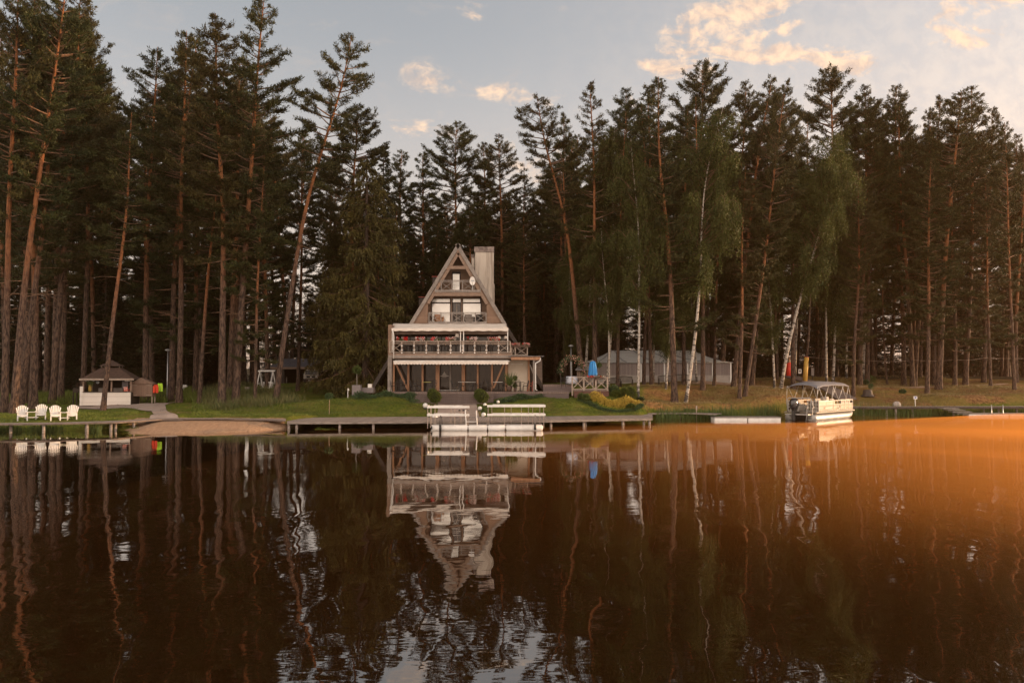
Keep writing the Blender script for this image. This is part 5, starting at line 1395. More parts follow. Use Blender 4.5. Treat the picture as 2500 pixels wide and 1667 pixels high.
a = Acc(); n_ = 240; a.add(*blades(RNG, RNG.normal(0, .12, (n_, 3)) + [0, 0, .75], RNG.normal(0, .6, (n_, 3)) + [0, 0, .8], .16, .05)); link('leaves', a.mesh('leaves', LEAF), e)
simple('price_board', [('board', MB().box((0, 0, .55), (.5, .03, .8)), mat('slate board', (.10, .08, .085), .5)), ('foot', MB().box((0, 0, .1), (.3, .15, .2)), DARKW)], kp(1.25, -1.6, 1.07), 'dark upright menu board at the right end of the kiosk counter', 'menu board')
simple('card_stand', [('card', MB().box((0, 0, .2), (.32, .03, .36), M=Matrix.Rotation(.2, 4, 'X')), mat('printed card', (.62, .55, .5), .5, (.55, .12, .08), 9, contrast=(.5, .6)))], kp(1.35, -1.9, 1.075), 'small red and white printed card on the kiosk counter', 'card')
simple('pendant_lamp', [('shade', MB().sphere((0, 0, 0), .13), mat('pale blue glass', (.45, .5, .55), .2)), ('cord', MB().tube([(0, 0, .1), (0, 0, .35)], .01, 5), BLACK)], kp(-.83, -1.2, 1.83), 'pale round pendant lamp hanging inside the kiosk', 'lamp')
for k, x in enumerate((-.55, .55, 1.15)):
    simple('bar_stool', [('seat', MB().box((0, 0, .78), (.75, .4, .06)), GREYW), ('leg', MB().box((-.3, 0, .375), (.05, .3, .75)), BLACK), ('leg', MB().box((.3, 0, .375), (.05, .3, .75)), BLACK), ('backrest', MB().box((0, .18, 1.1), (.75, .05, .5)), GREYW)], kp(x, -.9, .0), ('bench seat inside the kiosk, left of the tree', 'bench seat inside the kiosk, middle', 'bench seat inside the kiosk, right')[k], 'bench seat', 'seats inside the kiosk')
e = empty('dark_crate', gp(198, 65.2), 0, 'tall dark open crate frame left of the kiosk', 'crate')
MB().span((-.45, -.3, 1.0), (.45, .3, 1.35)).build('box', BROWNI, e)
q = MB()
for sx in (-1, 1):
    for sy in (-1, 1): q.span((sx * .42 - .04, sy * .27 - .04, 0), (sx * .42 + .04, sy * .27 + .04, 1.0))
q.build('leg_frame', BROWNI, e)
# kayak cabinet on legs with life vests
TC = gp(352, 65); cab = empty('tool_cabinet', TC, 0, 'brown double door cabinet on legs beside the kiosk', 'cabinet')
CABM = boards('cabinet boards', (.24, .155, .115), (.17, .11, .08), .1, 0, gap=.12)
MB().span((-.86, -.3, .60), (.86, .3, 1.60)).build('body', CABM, cab)
for s_ in (-1, 1):
    d = MB().span((s_ * .43 - .425, -.335, .63), (s_ * .43 + .425, -.305, 1.56)).build('door', CABM, cab)
    q = MB(); q.span((min(s_ * .84, s_ * .36), -.35, 1.48), (max(s_ * .84, s_ * .36), -.338, 1.52)); q.span((min(s_ * .84, s_ * .36), -.35, .68), (max(s_ * .84, s_ * .36), -.338, .72)); q.build('hinge', RAILW, d)
    for y in (-.25, .25): MB().span((s_ * .82 - .035, y - .035, 0), (s_ * .82 + .035, y + .035, .60)).build('leg', RAILW, cab)
q = MB(); q.prism([(-.98, -.42, 1.60), (.98, -.42, 1.60), (0, -.42, 2.05)], (0, .84, 0)); q.build('roof', CABM, cab)
q = MB(); q.beam((-1.0, -.43, 1.60), (0, -.43, 2.08), .05, .05); q.beam((1.0, -.43, 1.60), (0, -.43, 2.08), .05, .05); q.build('barge_board', FRAMEW, cab)
def vest(c, label, col, s=1):
    m_ = mat(label[:12] + 'vest', col, .7)
    e = empty('life_vest', c, R(20), label, 'life vest', 'life vests hung on the cabinet')
    for sx in (-1, 1): MB().box((sx * .12, 0, -.3), (.2, .12, .55)).build('front_panel', m_, e, bevel=.04)
    MB().box((0, .1, -.2), (.36, .06, .6)).build('back_panel', m_, e, bevel=.03)
vest(TC + Vector((1.02, -.1, 1.45)), 'orange red life vest hanging at the right side of the cabinet', (.75, .06, .02))
vest(TC + Vector((1.22, .25, 1.55)), 'bright yellow green life vest hanging at the right side of the cabinet', (.45, .75, .04))
vest(TC + Vector((-1.0, -.0, 1.15)), 'dim red life vest hanging between kiosk and cabinet', (.55, .03, .03))

# street lamps
def street_lamp(px, D, ytop, label, head=.24):
    g = gp(px, D); zt2 = W(px, ytop, D).z - g.z
    e = empty('street_lamp', g, 0, label, 'street lamp')
    MB().tube([(0, 0, 0), (0, 0, zt2 * .35), (0, 0, zt2)], .06, 10, r2=[.06, .045, .035]).build('pole', METAL, e, True)
    MB().lathe([(.05, -.05), (head, .02), (head * 1.05, .07), (head * .5, .14), (.02, .18)], 16, (0, 0, zt2)).build('lamp_head', METAL, e, True)
street_lamp(409.5, 71, 856, 'slim grey street lamp right of the cabinet, by the path')
street_lamp(1394, 71, 846, 'slim grey street lamp left of the blue parasol')

# white sheep figure and stacked white markers
e = empty('sheep_figure', gp(442, 79), R(-20), 'white sheep figure standing in the grass beyond the path', 'garden figure')
q = MB(); q.sphere((0, 0, .62), .34, 14, 9, (1.5, .85, .9)); q.build('body', WHITE, e, True)
q = MB(); q.sphere((.62, 0, .72), .16, 10, 8, (1.3, .8, .9)); q.build('head', WHITE, e, True)
for sx in (-1, 1):
    for sy in (-1, 1): MB().tube([(sx * .3, sy * .14, .4), (sx * .32, sy * .14, 0)], .05, 8).build('leg', WHITE, e, True)
e = empty('marker_pole', gp(436, 76), 0, 'dark pole with three short white arms left of the sheep figure', 'sign post')
MB().tube([(0, 0, 0), (0, 0, 3.0)], .05, 8).build('pole', BLACK, e)
for k, z in enumerate((2.9, 2.45, 2.1)): MB().box((0, -.06, z), (.26 - k * .05, .06, .13)).build('arm', WHITE, e)
# swing
sw = empty('garden_swing', gp(651, 74), R(-18), 'white wooden garden swing bench on an A-shaped stand', 'garden swing')
q = MB()
for s_ in (-1, 1):
    x = s_ * .72
    q.beam((x, -.6, 0), (x, 0, 2.0), .07, .07); q.beam((x, .6, 0), (x, 0, 2.0), .07, .07); q.beam((x, -.35, .85), (x, .35, .85), .05, .06)
q.beam((-.9, 0, 2.0), (.9, 0, 2.0), .09, .09); q.beam((-.9, .1, 2.08), (.9, .1, 2.08), .09, .04); q.build('frame', WHITE, sw)
q = MB()
for k in range(5): q.span((-.55, -.25 + k * .1, .45), (.55, -.17 + k * .1, .475))
q.build('seat', WHITE, sw)
q = MB()
for k in range(9): q.span((-.54 + k * .13, .25, .47), (-.48 + k * .13, .27, .95))
q.span((-.56, .24, .93), (.56, .28, 1.0)); q.span((-.56, -.25, .68), (-.5, .25, .72)); q.span((.5, -.25, .68), (.56, .25, .72)); q.build('backrest', WHITE, sw)
q = MB()
for s_ in (-1, 1): q.tube([(s_ * .52, -.2, .47), (s_ * .56, 0, 1.95)], .012, 5); q.tube([(s_ * .52, .26, .9), (s_ * .56, 0, 1.95)], .012, 5)
q.build('chain', METAL, sw)
e = empty('stone_bench', gp(605, 72), 0, 'low pale block bench in the tall grass left of the swing', 'bench'); MB().box((0, 0, .52), (.42, .3, .1)).build('seat', TRIM, e); MB().box((0, 0, .24), (.3, .2, .46)).build('leg', TRIM, e)

# ------------------------------------------------------------------ garage and van
GY = 92.0
def gW(x, y, Y=GY): return W(660 + x / 8.4, 880 + y / 8.4, Y)
g0 = gp(752, GY); ga = empty('garage', (g0.x, GY, gW(0, 470).z), 0, 'low dark garage with grey roof and open carport in the trees', 'garage')
class GB(MB):
    def build(s, name, m_, parent=None, **kw):
        o = MB.build(s, name, m_, parent or ga, **kw); o.data.transform(Matrix.Translation(-ga.location)); o.data.update(); return o
zr0 = W(0, 876, GY + 4).z; zr1 = gW(0, 152).z; ze = gW(0, 470).z
xl_, xr_ = W(672, 0, GY).x, gW(1310, 0).x
q = GB(); q.prism([(xl_, GY - .5, zr1), (xl_, GY - .5, zr1 + .12), (xl_, GY + 3.2, zr0), (xl_, GY + 7, zr1 + .1)], (xr_ - xl_, 0, 0)); q.build('roof', mat('slate grey roof', (.10, .095, .105), .7, (.075, .07, .08), 3))
GB().span((xl_, GY - .56, zr1 - .14), (xr_, GY - .505, zr1 + .10)).build('gutter_board', FRAMEW)
GB().span((xl_ + .3, GY + 5.5, ze), (xr_ - .2, GY + 5.7, zr1)).build('rear_wall', BROWNI)
GB().span((xl_ + .3, GY, ze), (gW(290, 0).x, GY + 5.5, zr1)).build('wall', DARKW)
GB().span((gW(1215, 0).x, GY, ze), (gW(1300, 0).x, GY + 5.4, zr1)).build('wall', DARKW)
for x in (1050, 1202): GB().span((gW(x - 8, 0).x, GY - .1, ze), (gW(x + 8, 0).x, GY + .05, gW(0, 225).z)).build('door_post', GREYW)
d = GB().span((gW(978, 0).x, GY - .62, gW(0, 222).z), (gW(1240, 0).x, GY - .57, gW(0, 190).z)).build('sign_board', RAILW)
GB().span((gW(1045, 0).x, GY - .635, gW(0, 213).z), (gW(1180, 0).x, GY - .622, gW(0, 204).z)).build('sign_lettering', mat('faded red paint', (.33, .15, .12), .7), d)
q = GB(); q.beam(gW(1340, 105, GY + 2), gW(1560, 130, GY + 2), .1, .35); q.build('side_beam', GREYW)
for x in (222, 385): GB().span((gW(x - 5, 0).x, GY - 1, ze - .2), (gW(x + 5, 0).x, GY - .9, gW(0, 335).z)).build('carport_post', GREYW)
VY = GY - 1.2
vx = gW(835, 0, VY).x; vz = gW(0, 475, VY).z
van = empty('camper_van', (vx, VY, vz), R(8), 'old cream boxy van with black grille parked under the garage roof', 'van')
VC = mat('cream van paint', (.42, .36, .28), .35, (.38, .32, .25), 1)
q = MB(); q.prism([(-.82, 0, .42), (.82, 0, .42), (.84, .02, 1.0), (.74, .42, 1.62), (-.74, .42, 1.62), (-.84, .02, 1.0)], (0, 3.2, 0)); q.build('body', VC, van, bevel=.05)
q = MB(); q.prism([(-.66, .08, 1.06), (.66, .08, 1.06), (.60, .36, 1.52), (-.60, .36, 1.52)], (0, -.03, 0)); q.build('windscreen', GLASSD, van)
MB().span((-.62, -.03, .66), (.62, -.005, .90)).build('grille', BLACK, van)
for s_ in (-1, 1):
    o = MB().lathe([(.001, 0), (.11, 0), (.12, .03), (.10, .05), (.001, .06)], 16).build('headlight', mat('lamp glass', (.6, .56, .5), .2), van, True); o.rotation_euler = (R(90), 0, 0); o.location = (s_ * .58, -.03, .78)
    w = MB().tube([(s_ * .62, .55, .3), (s_ * .84, .55, .3)], .31, 18).build('wheel', BLACK, van); MB().tube([(s_ * .80, .55, .3), (s_ * .86, .55, .3)], .16, 12).build('rim', METAL, w)
    MB().box((s_ * .93, .25, 1.1), (.12, .06, .18)).build('wing_mirror', BLACK, van)
o = MB().lathe([(.001, 0), (.09, 0), (.09, .02), (.001, .02)], 14).build('round_badge', STEEL, van); o.rotation_euler = (R(90), 0, 0); o.location = (0, -.035, .78)
MB().span((-.86, -.12, .42), (.86, -.01, .56)).build('bumper', BROWNI, van)
MB().span((-.26, -.135, .30), (.26, -.122, .41)).build('number_plate', WHITE, van)

# planters left of the lodge
PM = mat('grey planter', (.20, .17, .17), .7, (.17, .145, .145), 2)
g = gp(872, 61.9); g.z = DECKZ - .0 - .1
e = empty('grey_planter', g, 0, 'grey box planter at the left end of the lodge deck', 'planter'); MB().span((-.33, -.3, -.4), (.33, .3, .62)).build('box', PM, e, bevel=.01); MB().span((-.2, -.2, .55), (.2, .2, .64)).build('soil', BROWNI, e)
e = empty('topiary_tree', g + Vector((.0, .0, .6)), 0, 'small ball headed tree on a thin white stem in the grey planter', 'potted tree')
MB().tube([(0, 0, 0), (-.02, 0, .9)], .03, 6).build('stem', TRIM, e); a = Acc(); a.add(*leaf_blob(RNG, 1300, (0, 0, 1.2), .34, (1, 1, 1), .08, .05, .1)); link('foliage', a.mesh('foliage', LEAF), e)
q = MB(); q.span((-.55, 0, 0), (.6, .9, .40)); placed(q, 'deck_box', PM, 'low grey box right of the grey planter', 'box'); bpy.data.objects['deck_box'].location = (W(900, 0, 62.3).x, 62.3, DECKZ - .1)
e = empty('white_pot', Vector((W(911, 0, 62.8).x, 62.7, DECKZ + .30)), 0, 'square white pot on the low grey box left of the lodge', 'pot'); MB().span((-.15, -.15, 0), (.15, .15, .3)).build('pot', WHITE, e, bevel=.01); MB().span((-.12, -.12, .28), (.12, .12, .305)).build('soil', BROWNI, e)
e = empty('garden_light', gp(850, 61.6), 0, 'thin white garden light on the slope left of the lodge', 'garden lamp'); MB().tube([(0, 0, 0), (0, 0, .62)], .03, 8).build('pole', WHITE, e); MB().lathe([(.09, -.06), (.05, .1), (.01, .13)], 12, (.03, 0, .62)).build('lamp_head', WHITE, e, True)
e = empty('young_tree', gp(805, 56.2), 0, 'young ball headed tree on a thin stem on the lawn by the dock', 'young tree'); MB().tube([(0, 0, 0), (.01, 0, 1.1)], .022, 6).build('stem', FRAMEW, e)
a = Acc(); a.add(*leaf_blob(RNG, 900, (0, 0, 1.28), .27, (1.1, 1, .85), .08, .05, .1)); link('foliage', a.mesh('foliage', LEAFD), e)

# ------------------------------------------------------------------ right terrace with parasol
S3 = (1340, 820, 4.2)
def c3(x, y, Y): return W(S3[0] + x / S3[2], S3[1] + y / S3[2], Y)
Y3 = 61.6
tz = c3(0, 552, Y3).z
rt = empty('parasol_terrace', (c3(420, 0, Y3).x, Y3, tz), 0, 'small wooden terrace with crossed railing under the blue parasol', 'terrace')
class TB(MB):
    def build(s, name, m_, parent=None, **kw):
        o = MB.build(s, name, m_, parent or rt, **kw); o.data.transform(Matrix.Translation(-rt.location)); o.data.update(); return o
TB().span((c3(235, 0, Y3).x, Y3, tz - .1), (c3(610, 0, Y3).x, Y3 + 3.5, tz)).build('floor', DECKW)
TB().span((c3(255, 0, Y3).x, Y3 + .02, tz - 1.0), (c3(612, 0, Y3).x, Y3 + .08, tz - .102)).build('skirt', mat('red brown skirt', (.12, .055, .04), .8))
q = TB(); P3 = (238, 356, 479, 598)
for (x0, x1) in zip(P3, P3[1:]):
    a = c3(x0, 545, Y3); b_ = c3(x1, 428, Y3)
    q.beam((a.x, Y3, a.z), (b_.x, Y3, b_.z), .03, .06); q.beam((a.x, Y3 + .035, b_.z), (b_.x, Y3 + .035, a.z), .03, .06)
for y in (424, 545): q.beam(c3(232, y, Y3), c3(606, y, Y3), .08, .06)
q.beam(c3(606, 424, Y3), c3(606, 424, Y3) + Vector((0, 3.2, 0)), .07, .06)
q.build('crossed_railing', RAILW)
for x in P3: TB().span((c3(x - 7, 0, Y3).x, Y3 - .05, tz - (.45 if x == 238 else .08)), (c3(x + 8, 0, Y3).x, Y3 + .06, c3(0, 418, Y3).z)).build('railing_post', RAILW)
TB().span((c3(285, 0, Y3 + 3).x, Y3 + 3.0, c3(0, 428, Y3 + 3).z - .3), (c3(415, 0, Y3 + 3).x, Y3 + 3.1, c3(0, 350, Y3 + 3).z)).build('slatted_screen', boards('screen slats', (.26, .19, .14), (.2, .15, .11), .13, 0, gap=.4, dark=(.04, .03, .025)))
q = TB(); q.beam(c3(270, 352, Y3 + 2.5), c3(300, 320, Y3 + 3.4), .02, .02); q.prism([c3(270, 352, Y3 + 2.6), c3(440, 352, Y3 + 2.6), c3(425, 318, Y3 + 3.6), c3(300, 318, Y3 + 3.6)], (0, 0, .05)); q.build('screen_roof', ROOFM)
pz = empty('closed_parasol', c3(452, 552, Y3 + 1.2), 0, 'closed bright blue parasol on the small wooden terrace', 'parasol')
BLUE = mat('blue parasol cloth', (.02, .24, .58), .7, (.015, .17, .45), 4, stretch=(3, 3, .4))
zz0 = c3(0, 412, Y3 + 1.2).z - pz.location.z; zz1 = c3(0, 256, Y3 + 1.2).z - pz.location.z
q = MB(); rows = []
for k, (f_, r_) in enumerate(((0, .30), (.15, .31), (.5, .27), (.85, .21), (.96, .14), (1, .03))):
    rows.append([((r_ * (1 + .16 * math.cos(8 * a * math.pi / 24))) * math.cos(a * math.pi / 24), (r_ * (1 + .16 * math.cos(8 * a * math.pi / 24))) * math.sin(a * math.pi / 24), zz0 + (zz1 - zz0) * f_) for a in range(49)])
q.grid(rows); q.build('canopy', BLUE, pz, True)
MB().tube([(0, 0, .05), (0, 0, zz1 + .06)], .028, 8).build('pole', METAL, pz); MB().lathe([(.28, 0), (.28, .06), (.06, .1)], 16).build('base', GREYW, pz)
for (x, lab) in ((440, 'red flower box on the middle of the parasol terrace railing'), (515, 'green and white flower box right of the parasol on the railing')):
    flower_box(c3(x, 424, Y3 - .05), .6 if x == 440 else .7, lab, [(REDF, .9 if x == 440 else .1), (WHITEF, .3)], 'flower boxes on the parasol terrace', .12)
potted(c3(512, 440, Y3 + 1.6) - Vector((0, 0, 0)), 'ball topped pot plant right of the blue parasol', .25, 1, ph=.35, pr=.16, stem=.55)
# garden deck steps and cloth covered table
ds = empty('garden_deck', (c3(110, 0, 62.9).x, 62.9, DECKZ), 0, 'low wooden deck with steps between lodge and parasol terrace', 'deck')
for k, (y0, y1) in enumerate(((498, 520), (522, 548), (550, 575))):
    a = c3(-60, y1, 62.9); b_ = c3(240, y0, 62.9); MB().span((a.x - ds.location.x, -k * .35, a.z - DECKZ), (b_.x - ds.location.x, 2 - k * .35, b_.z - DECKZ)).build('step', STEPW if k else DECKW, ds)
e = empty('cloth_table', c3(235, 500, 63.2), R(8), 'round table under a white cloth beside the parasol terrace', 'table'); q = MB()
q.lathe([(.52, .08), (.50, .3), (.46, .60), (.44, .66), (.001, .665)], 20); q.build('tablecloth', mat('bluish white cloth', (.50, .53, .60), .8), e, True); MB().tube([(0, 0, 0), (0, 0, .6)], .05, 8).build('leg', BLACK, e)
e = empty('flower_arch', c3(240, 500, 64.5), 0, 'garden arch overgrown with white and pink blossoms', 'flower arch')
wA = .95
q = MB(); q.tube([(-wA, 0, -.1), (-wA, 0, 1.7), (-wA * .6, 0, 2.1), (0, 0, 2.2), (wA * .6, 0, 2.1), (wA, 0, 1.7), (wA, 0, -.1)], .03, 8); q.build('frame', BLACK, e)
t_ = RNG.uniform(0, 1, 1500); ang = t_ * math.pi; P_ = np.stack([-np.cos(ang) * wA, RNG.normal(0, .15, 1500), .9 + np.sin(ang) * 1.25], 1) + RNG.normal(0, .12, (1500, 3))
a = Acc(); a.add(*blades(RNG, P_, RNG.normal(0, 1, P_.shape), .1, .07)); link('leaves', a.mesh('leaves', LEAFD), e)
a = Acc(); k_ = RNG.random(1500) < .2; a.add(*blades(RNG, P_[k_] + [0, -.1, 0], RNG.normal(0, 1, P_[k_].shape), .09, .08)); link('blossoms', a.mesh('blossoms', PINKF), e)
for k, (x, rz) in enumerate(((150, 0), (205, 2.8), (330, .4), (395, 3.0))):
    cafe_chair(c3(x, 540, 62.6 + (k % 2) * .5) + Vector((0, 0, 0)), rz, ('dark chair left of the cloth covered table', 'dark chair before the cloth covered table', 'dark chair behind the left part of the crossed railing', 'dark chair behind the middle of the crossed railing')[k])
# shrubs round the terrace
for (px, D, r_, sc, m_, lab, n_, bl) in [(1430, 60.6, .55, (1, 1, .95), LEAF, 'light green bush below the parasol terrace', 1900, 5), (1495, 62.2, .75, (1, 1, 1.15), LEAFD, 'large dark bush right of the parasol terrace', 2600, 6),
                                         (1535, 62.6, .62, (1, 1, 1.1), LEAFB, 'dark round bush at the foot of the straight birch', 1600, 1), (1524, 61.7, .42, (1, 1, 1.25), LEAFB, 'clipped round bush in the flower bed, upright one', 1900, 1),
                                         (1502, 61.7, .34, (1, 1, .9), LEAFB, 'clipped round bush in the flower bed, small left one', 1300, 1), (1678, 62.3, .42, (1.2, 1, .9), LEAF, 'tufty green bush at the foot of the leaning birch', 1500, 5),
                                         (1540, 60.0, .3, (1, 1, .8), LEAFB, 'small round bush at the right end of the flower bed', 900, 1)]:
    shrub('bush', lab, 'bush', gp(px, D), r_, sc, m_, n_ * 2, blobs=bl, L=.10, Wd=.05)
hedge([(1438, 61.0), (1475, 60.6), (1520, 60.5), (1558, 61.0)], .4, .75, 'band of yellow leaved plants edging the flower bed', LEAFY, 'flower_bed', 'flower bed', 1300, .08, .06)
hedge([(1415, 60.6), (1445, 60.1), (1500, 59.6), (1545, 59.7), (1566, 60.4)], .32, .2, 'dark creeping juniper border in front of the yellow plants', LEAFD)
# marquee
TY = 75.0
mz = c3(0, 462, TY).z
tn = empty('white_marquee', (c3(1100, 0, TY).x, TY, mz), 0, 'long white marquee with hipped roof and curtained walls behind the trees', 'marquee')
class NB(MB):
    def build(s, name, m_, parent=None, **kw):
        o = MB.build(s, name, m_, parent or tn, **kw); o.data.transform(Matrix.Translation(-tn.location)); o.data.update(); return o
TENT = mat('white tent cloth', (.93, .92, .88), .7, (.86, .85, .81), 1.2); CURT = boards('grey curtain', (.32, .275, .26), (.21, .175, .17), .16, 0, gap=.12, dark=(.16, .13, .125))
xa, xb = c3(365, 0, TY).x, c3(1870, 0, TY).x; ze_ = c3(0, 275, TY).z; zr_ = c3(0, 150, TY + 4).z
ra, rb = c3(640, 0, TY + 4).x, c3(1480, 0, TY + 4).x
q = NB(); lowp = [(xa - .3, TY - .25, ze_), (xb + .3, TY - .25, ze_), (xb + .3, TY + 8.3, ze_), (xa - .3, TY + 8.3, ze_)]; N_ = 24
def sag(p, q_, s): 
    v = Vector(p).lerp(Vector(q_), s); v.z -= .22 * math.sin(math.pi * s); return v
top_ = [(ra, TY + 4, zr_), (rb, TY + 4, zr_)]
for (a0, a1, b0, b1) in ((lowp[0], lowp[1], top_[0], top_[1]), (lowp[2], lowp[3], top_[1], top_[0]), (lowp[1], lowp[2], top_[1], top_[1]), (lowp[3], lowp[0], top_[0], top_[0])):
    q.grid([[sag(Vector(a0).lerp(Vector(a1), u / 12), Vector(b0).lerp(Vector(b1), u / 12), s / 6) for u in range(13)] for s in range(7)])
q.build('roof', TENT)
q = NB()
for x in (xa + 1.0, xa + 3.9, xa + 7.0, xa + 9.6, xb - 2.2): 
    u = (x - xa) / (xb - xa); p1 = Vector((x, TY - .26, ze_ + .03)); p2 = Vector((ra + (rb - ra) * max(0, min(1, u - .25)), TY + 3.9, zr_ + .02))
    pts = [sag(p1, p2, k / 6) + Vector((0, -.02, .03)) for k in range(7)]; q.tube(pts, .035, 5)
q.build('roof_beam', METAL)
NB().span((xa, TY, mz + .55), (xb, TY + .05, ze_ - .02)).build('curtain_wall', CURT)
NB().span((xa, TY - .03, mz - .3), (xb, TY + .05, mz + .55)).build('plinth', mat('grey tent plinth', (.42, .38, .35), .85, (.34, .31, .28), 2))
NB().span((xa, TY + 7.9, mz - .3), (xb, TY + 8, ze_ - .02)).build('rear_wall', CURT)
for x in (xa, xb): NB().span((x - .03, TY + .06, mz - .3), (x + .03, TY + 7.9, ze_ - .02)).build('side_wall', CURT)
for x in (xa + .9, xa + 3.1, xa + 5.3, xa + 7.5, xa + 9.7, xb - 3.9, xb - 1.8, xb - .1): NB().span((x - .06, TY - .09, mz - .1), (x + .06, TY - .035, ze_)).build('wall_post', TENT)
q = NB()
for k in range(5): q.span((c3(1840, 0, TY).x, TY - .1, 0), (c3(1842, 0, TY).x, TY - .09, .1))
# garden benches before the marquee
def bench(px, D, label):
    e = empty('park_bench', gp(px, D), 0, label, 'bench', 'dark benches in front of the marquee')
    q = MB()
    for k in range(4): q.span((-.75, -.25 + k * .12, .43), (.75, -.16 + k * .12, .46))
    q.build('seat', BROWNI, e)
    q = MB()
    for k in range(15): x = -.7 + k * .1; q.span((x - .02, .24, .46), (x + .02, .265, .86 + .06 * math.cos(x * 1.9)))
    q.tube([(-.75 + k * .15, .25, .84 + .09 * math.cos((-.75 + k * .15) * 2.0)) for k in range(11)], .035, 6); q.build('backrest', BROWNI, e)
    for sx in (-1, 1):
        for y in (-.24, .25): MB().span((sx * .72 - .03, y - .03, 0), (sx * .72 + .03, y + .03, .64 if y < 0 else .88)).build('leg', BROWNI, e)
        MB().span((sx * .72 - .035, -.27, .641), (sx * .72 + .035, .22, .67)).build('armrest', BROWNI, e)
bench(1524, 71.5, 'dark wooden bench before the left half of the marquee'); bench(1627, 72.3, 'dark wooden bench just left of the thick pine before the marquee')
bench(1662, 72.9, 'dark wooden bench mostly hidden behind the thick pine'); bench(1496, 72.0, 'dark wooden bench farthest left at the marquee')

# ------------------------------------------------------------------ punch bag, padded pole, ramp, small signs on the right bank
def c4(x, y, Y): return W(BS[0] + x / BS[2], BS[1] + y / BS[2], Y)
e = empty('punch_bag', c4(552, 552, 76), 0, 'bright red cylindrical bag hanging beside the leaning birch', 'punch bag')
h_ = c4(0, 322, 76).z - e.location.z
MB().lathe([(.24, 0), (.29, .05), (.29, h_ * .4), (.27, h_ * .8), (.22, h_), (.05, h_ + .02)], 16).build('bag', mat('red vinyl', (.80, .055, .025), .45, (.65, .04, .02), 3), e, True)
MB().tube([(0, 0, h_), (0.02, 0, h_ + .55)], .12, 8, r2=.05).build('cord', WARMW, e)
g = c4(815, 640, 75)
e = empty('padded_pole', g, 0, 'thin trunk pole with ochre yellow padding behind the boat canopy', 'padded pole')
t1 = c4(848, 230, 75) - g; t2 = c4(880, -60, 75) - g
MB().tube([(0, 0, -.3), t1], .21, 14).build('padding', mat('ochre padding', (.55, .33, .06), .6, (.45, .26, .05), 2), e, True); MB().tube([t1, t1 + Vector((.01, 0, .08))], .225, 12).build('red_ring', CLAY, e); MB().tube([t1, t2, t2 + Vector((.3, 0, 5))], .12, 8, r2=[.15, .12, .08]).build('pole', BARK, e, True)
q = MB(); A_ = c4(520, 552, 78); B_ = c4(1060, 700, 73.5); C_ = c4(1545, 955, 69.0)
def ramp_sec(P_, w): return [(P_[0] - w / 2, P_[1] - .3, P_[2]), (P_[0] + w / 2, P_[1] + .3, P_[2])]
e = empty('launch_ramp', B_, 0, 'dark boarded ramp sloping down the bank behind the boat', 'ramp')
q = MB(); rows = [ramp_sec(A_ - B_, 1.5), ramp_sec(A_ * .5 + B_ * .5 - B_, 1.5), ramp_sec(B_ - B_, 1.5), ramp_sec((B_ * .5 + C_ * .5) - B_ + Vector((0, 0, .12)), 1.7), ramp_sec(C_ - B_, 2.0)]; q.grid(rows); q.build('surface', RAMPM, e, solid=.12)
q = MB()
for f_ in (.15, .5, .85): P_ = (A_ - B_) * (1 - f_); q.box((P_.x, P_.y, P_.z - .6), (.12, .12, 1.0))
q.build('support', DARKW, e)
def post_sign(px, D, ytop, ybase_px, label, w_, h2, board=WHITE, mark=None, pole=WHITE, cat='sign', tilt=0):
    g = gp(px, D); zt3 = W(px, ytop, D).z - g.z; e = empty('post_sign', g, 0, label, cat)
    MB().tube([(0, 0, 0), (0, 0, zt3 - h2 * .5)], .035, 8).build('pole', pole, e)
    s_ = MB().box((0, -.05, zt3 - h2 / 2), (w_, .03, h2)).build('board', board, e)
    if mark: MB().box((0, -.075, zt3 - h2 * .45), (w_ * .45, .01, h2 * .5)).build('symbol', mark, s_)
post_sign(2232, 68.3, 967, 992, 'small white post sign with blue mark beside the bank boardwalk', .32, .25, mark=mat('blue sign print', (.12, .16, .42), .5))
post_sign(1952, 78, 901, 925, 'small white framed notice between the red bag and the yellow pole', .3, .42, mark=mat('dark print', (.06, .06, .06), .5), pole=BLACK)
post_sign(1983, 79, 898, 922, 'pale board nailed to a trunk right of the yellow pole', .28, .75, board=TRIM, pole=DARKW)
post_sign(1699, 60.9, 990, 996, 'short pale stake in the reeds', .1, .3, board=RAILW, pole=RAILW, cat='stake')
e = empty('grey_rock', gp(2187, 68.8), .4, 'pale rounded rock on the grass above the boardwalk', 'rock')
q = MB(); q.sphere((0, 0, .18), .34, 12, 8, (1.25, .8, .85)); o = q.build('stone', mat('pale stone', (.42, .37, .33), .9, (.28, .24, .22), 4), e, True)
o.data.vertices.foreach_set('co', (np.array([tuple(v.co) for v in o.data.vertices]) * (1 + .12 * np.sin(np.arange(len(o.data.vertices)) * 2.1))[:, None]).ravel())
e = empty('tree_stump', gp(2117, 73), 0, 'dark uprooted stump right of the boat on the dry bank', 'stump')
MB().lathe([(.5, 0), (.36, .2), (.30, .55), (.27, .62), (.05, .6)], 11, sc=(1.3, 1, 1)).build('wood', DARKW, e)
a = Acc(); a.add(*leaf_blob(RNG, 260, (.3, 0, .95), .25, (1, 1, 1.4), .12, .06, .1)); link('sprout', a.mesh('sprout', LEAFD), e)
for px, D, r_, lab in ((2199, 74, .30, 'small bush beside the path left of the thickest right pine'), (2110, 80, .5, 'dark green bush at the foot of the trees right of the boat'), (2122, 82.5, .75, 'fresh green sapling between two right bank trunks'),
                       (1560, 62.9, .3, 'low plant at the foot of the straight birch'), (1090, 0, 0, '')):
    if D: shrub('bush', lab, 'bush', gp(px, D), r_, (1, 1, 1), LEAF if 'fresh' in lab else LEAFD, 1200, blobs=4, L=.11, Wd=.06)
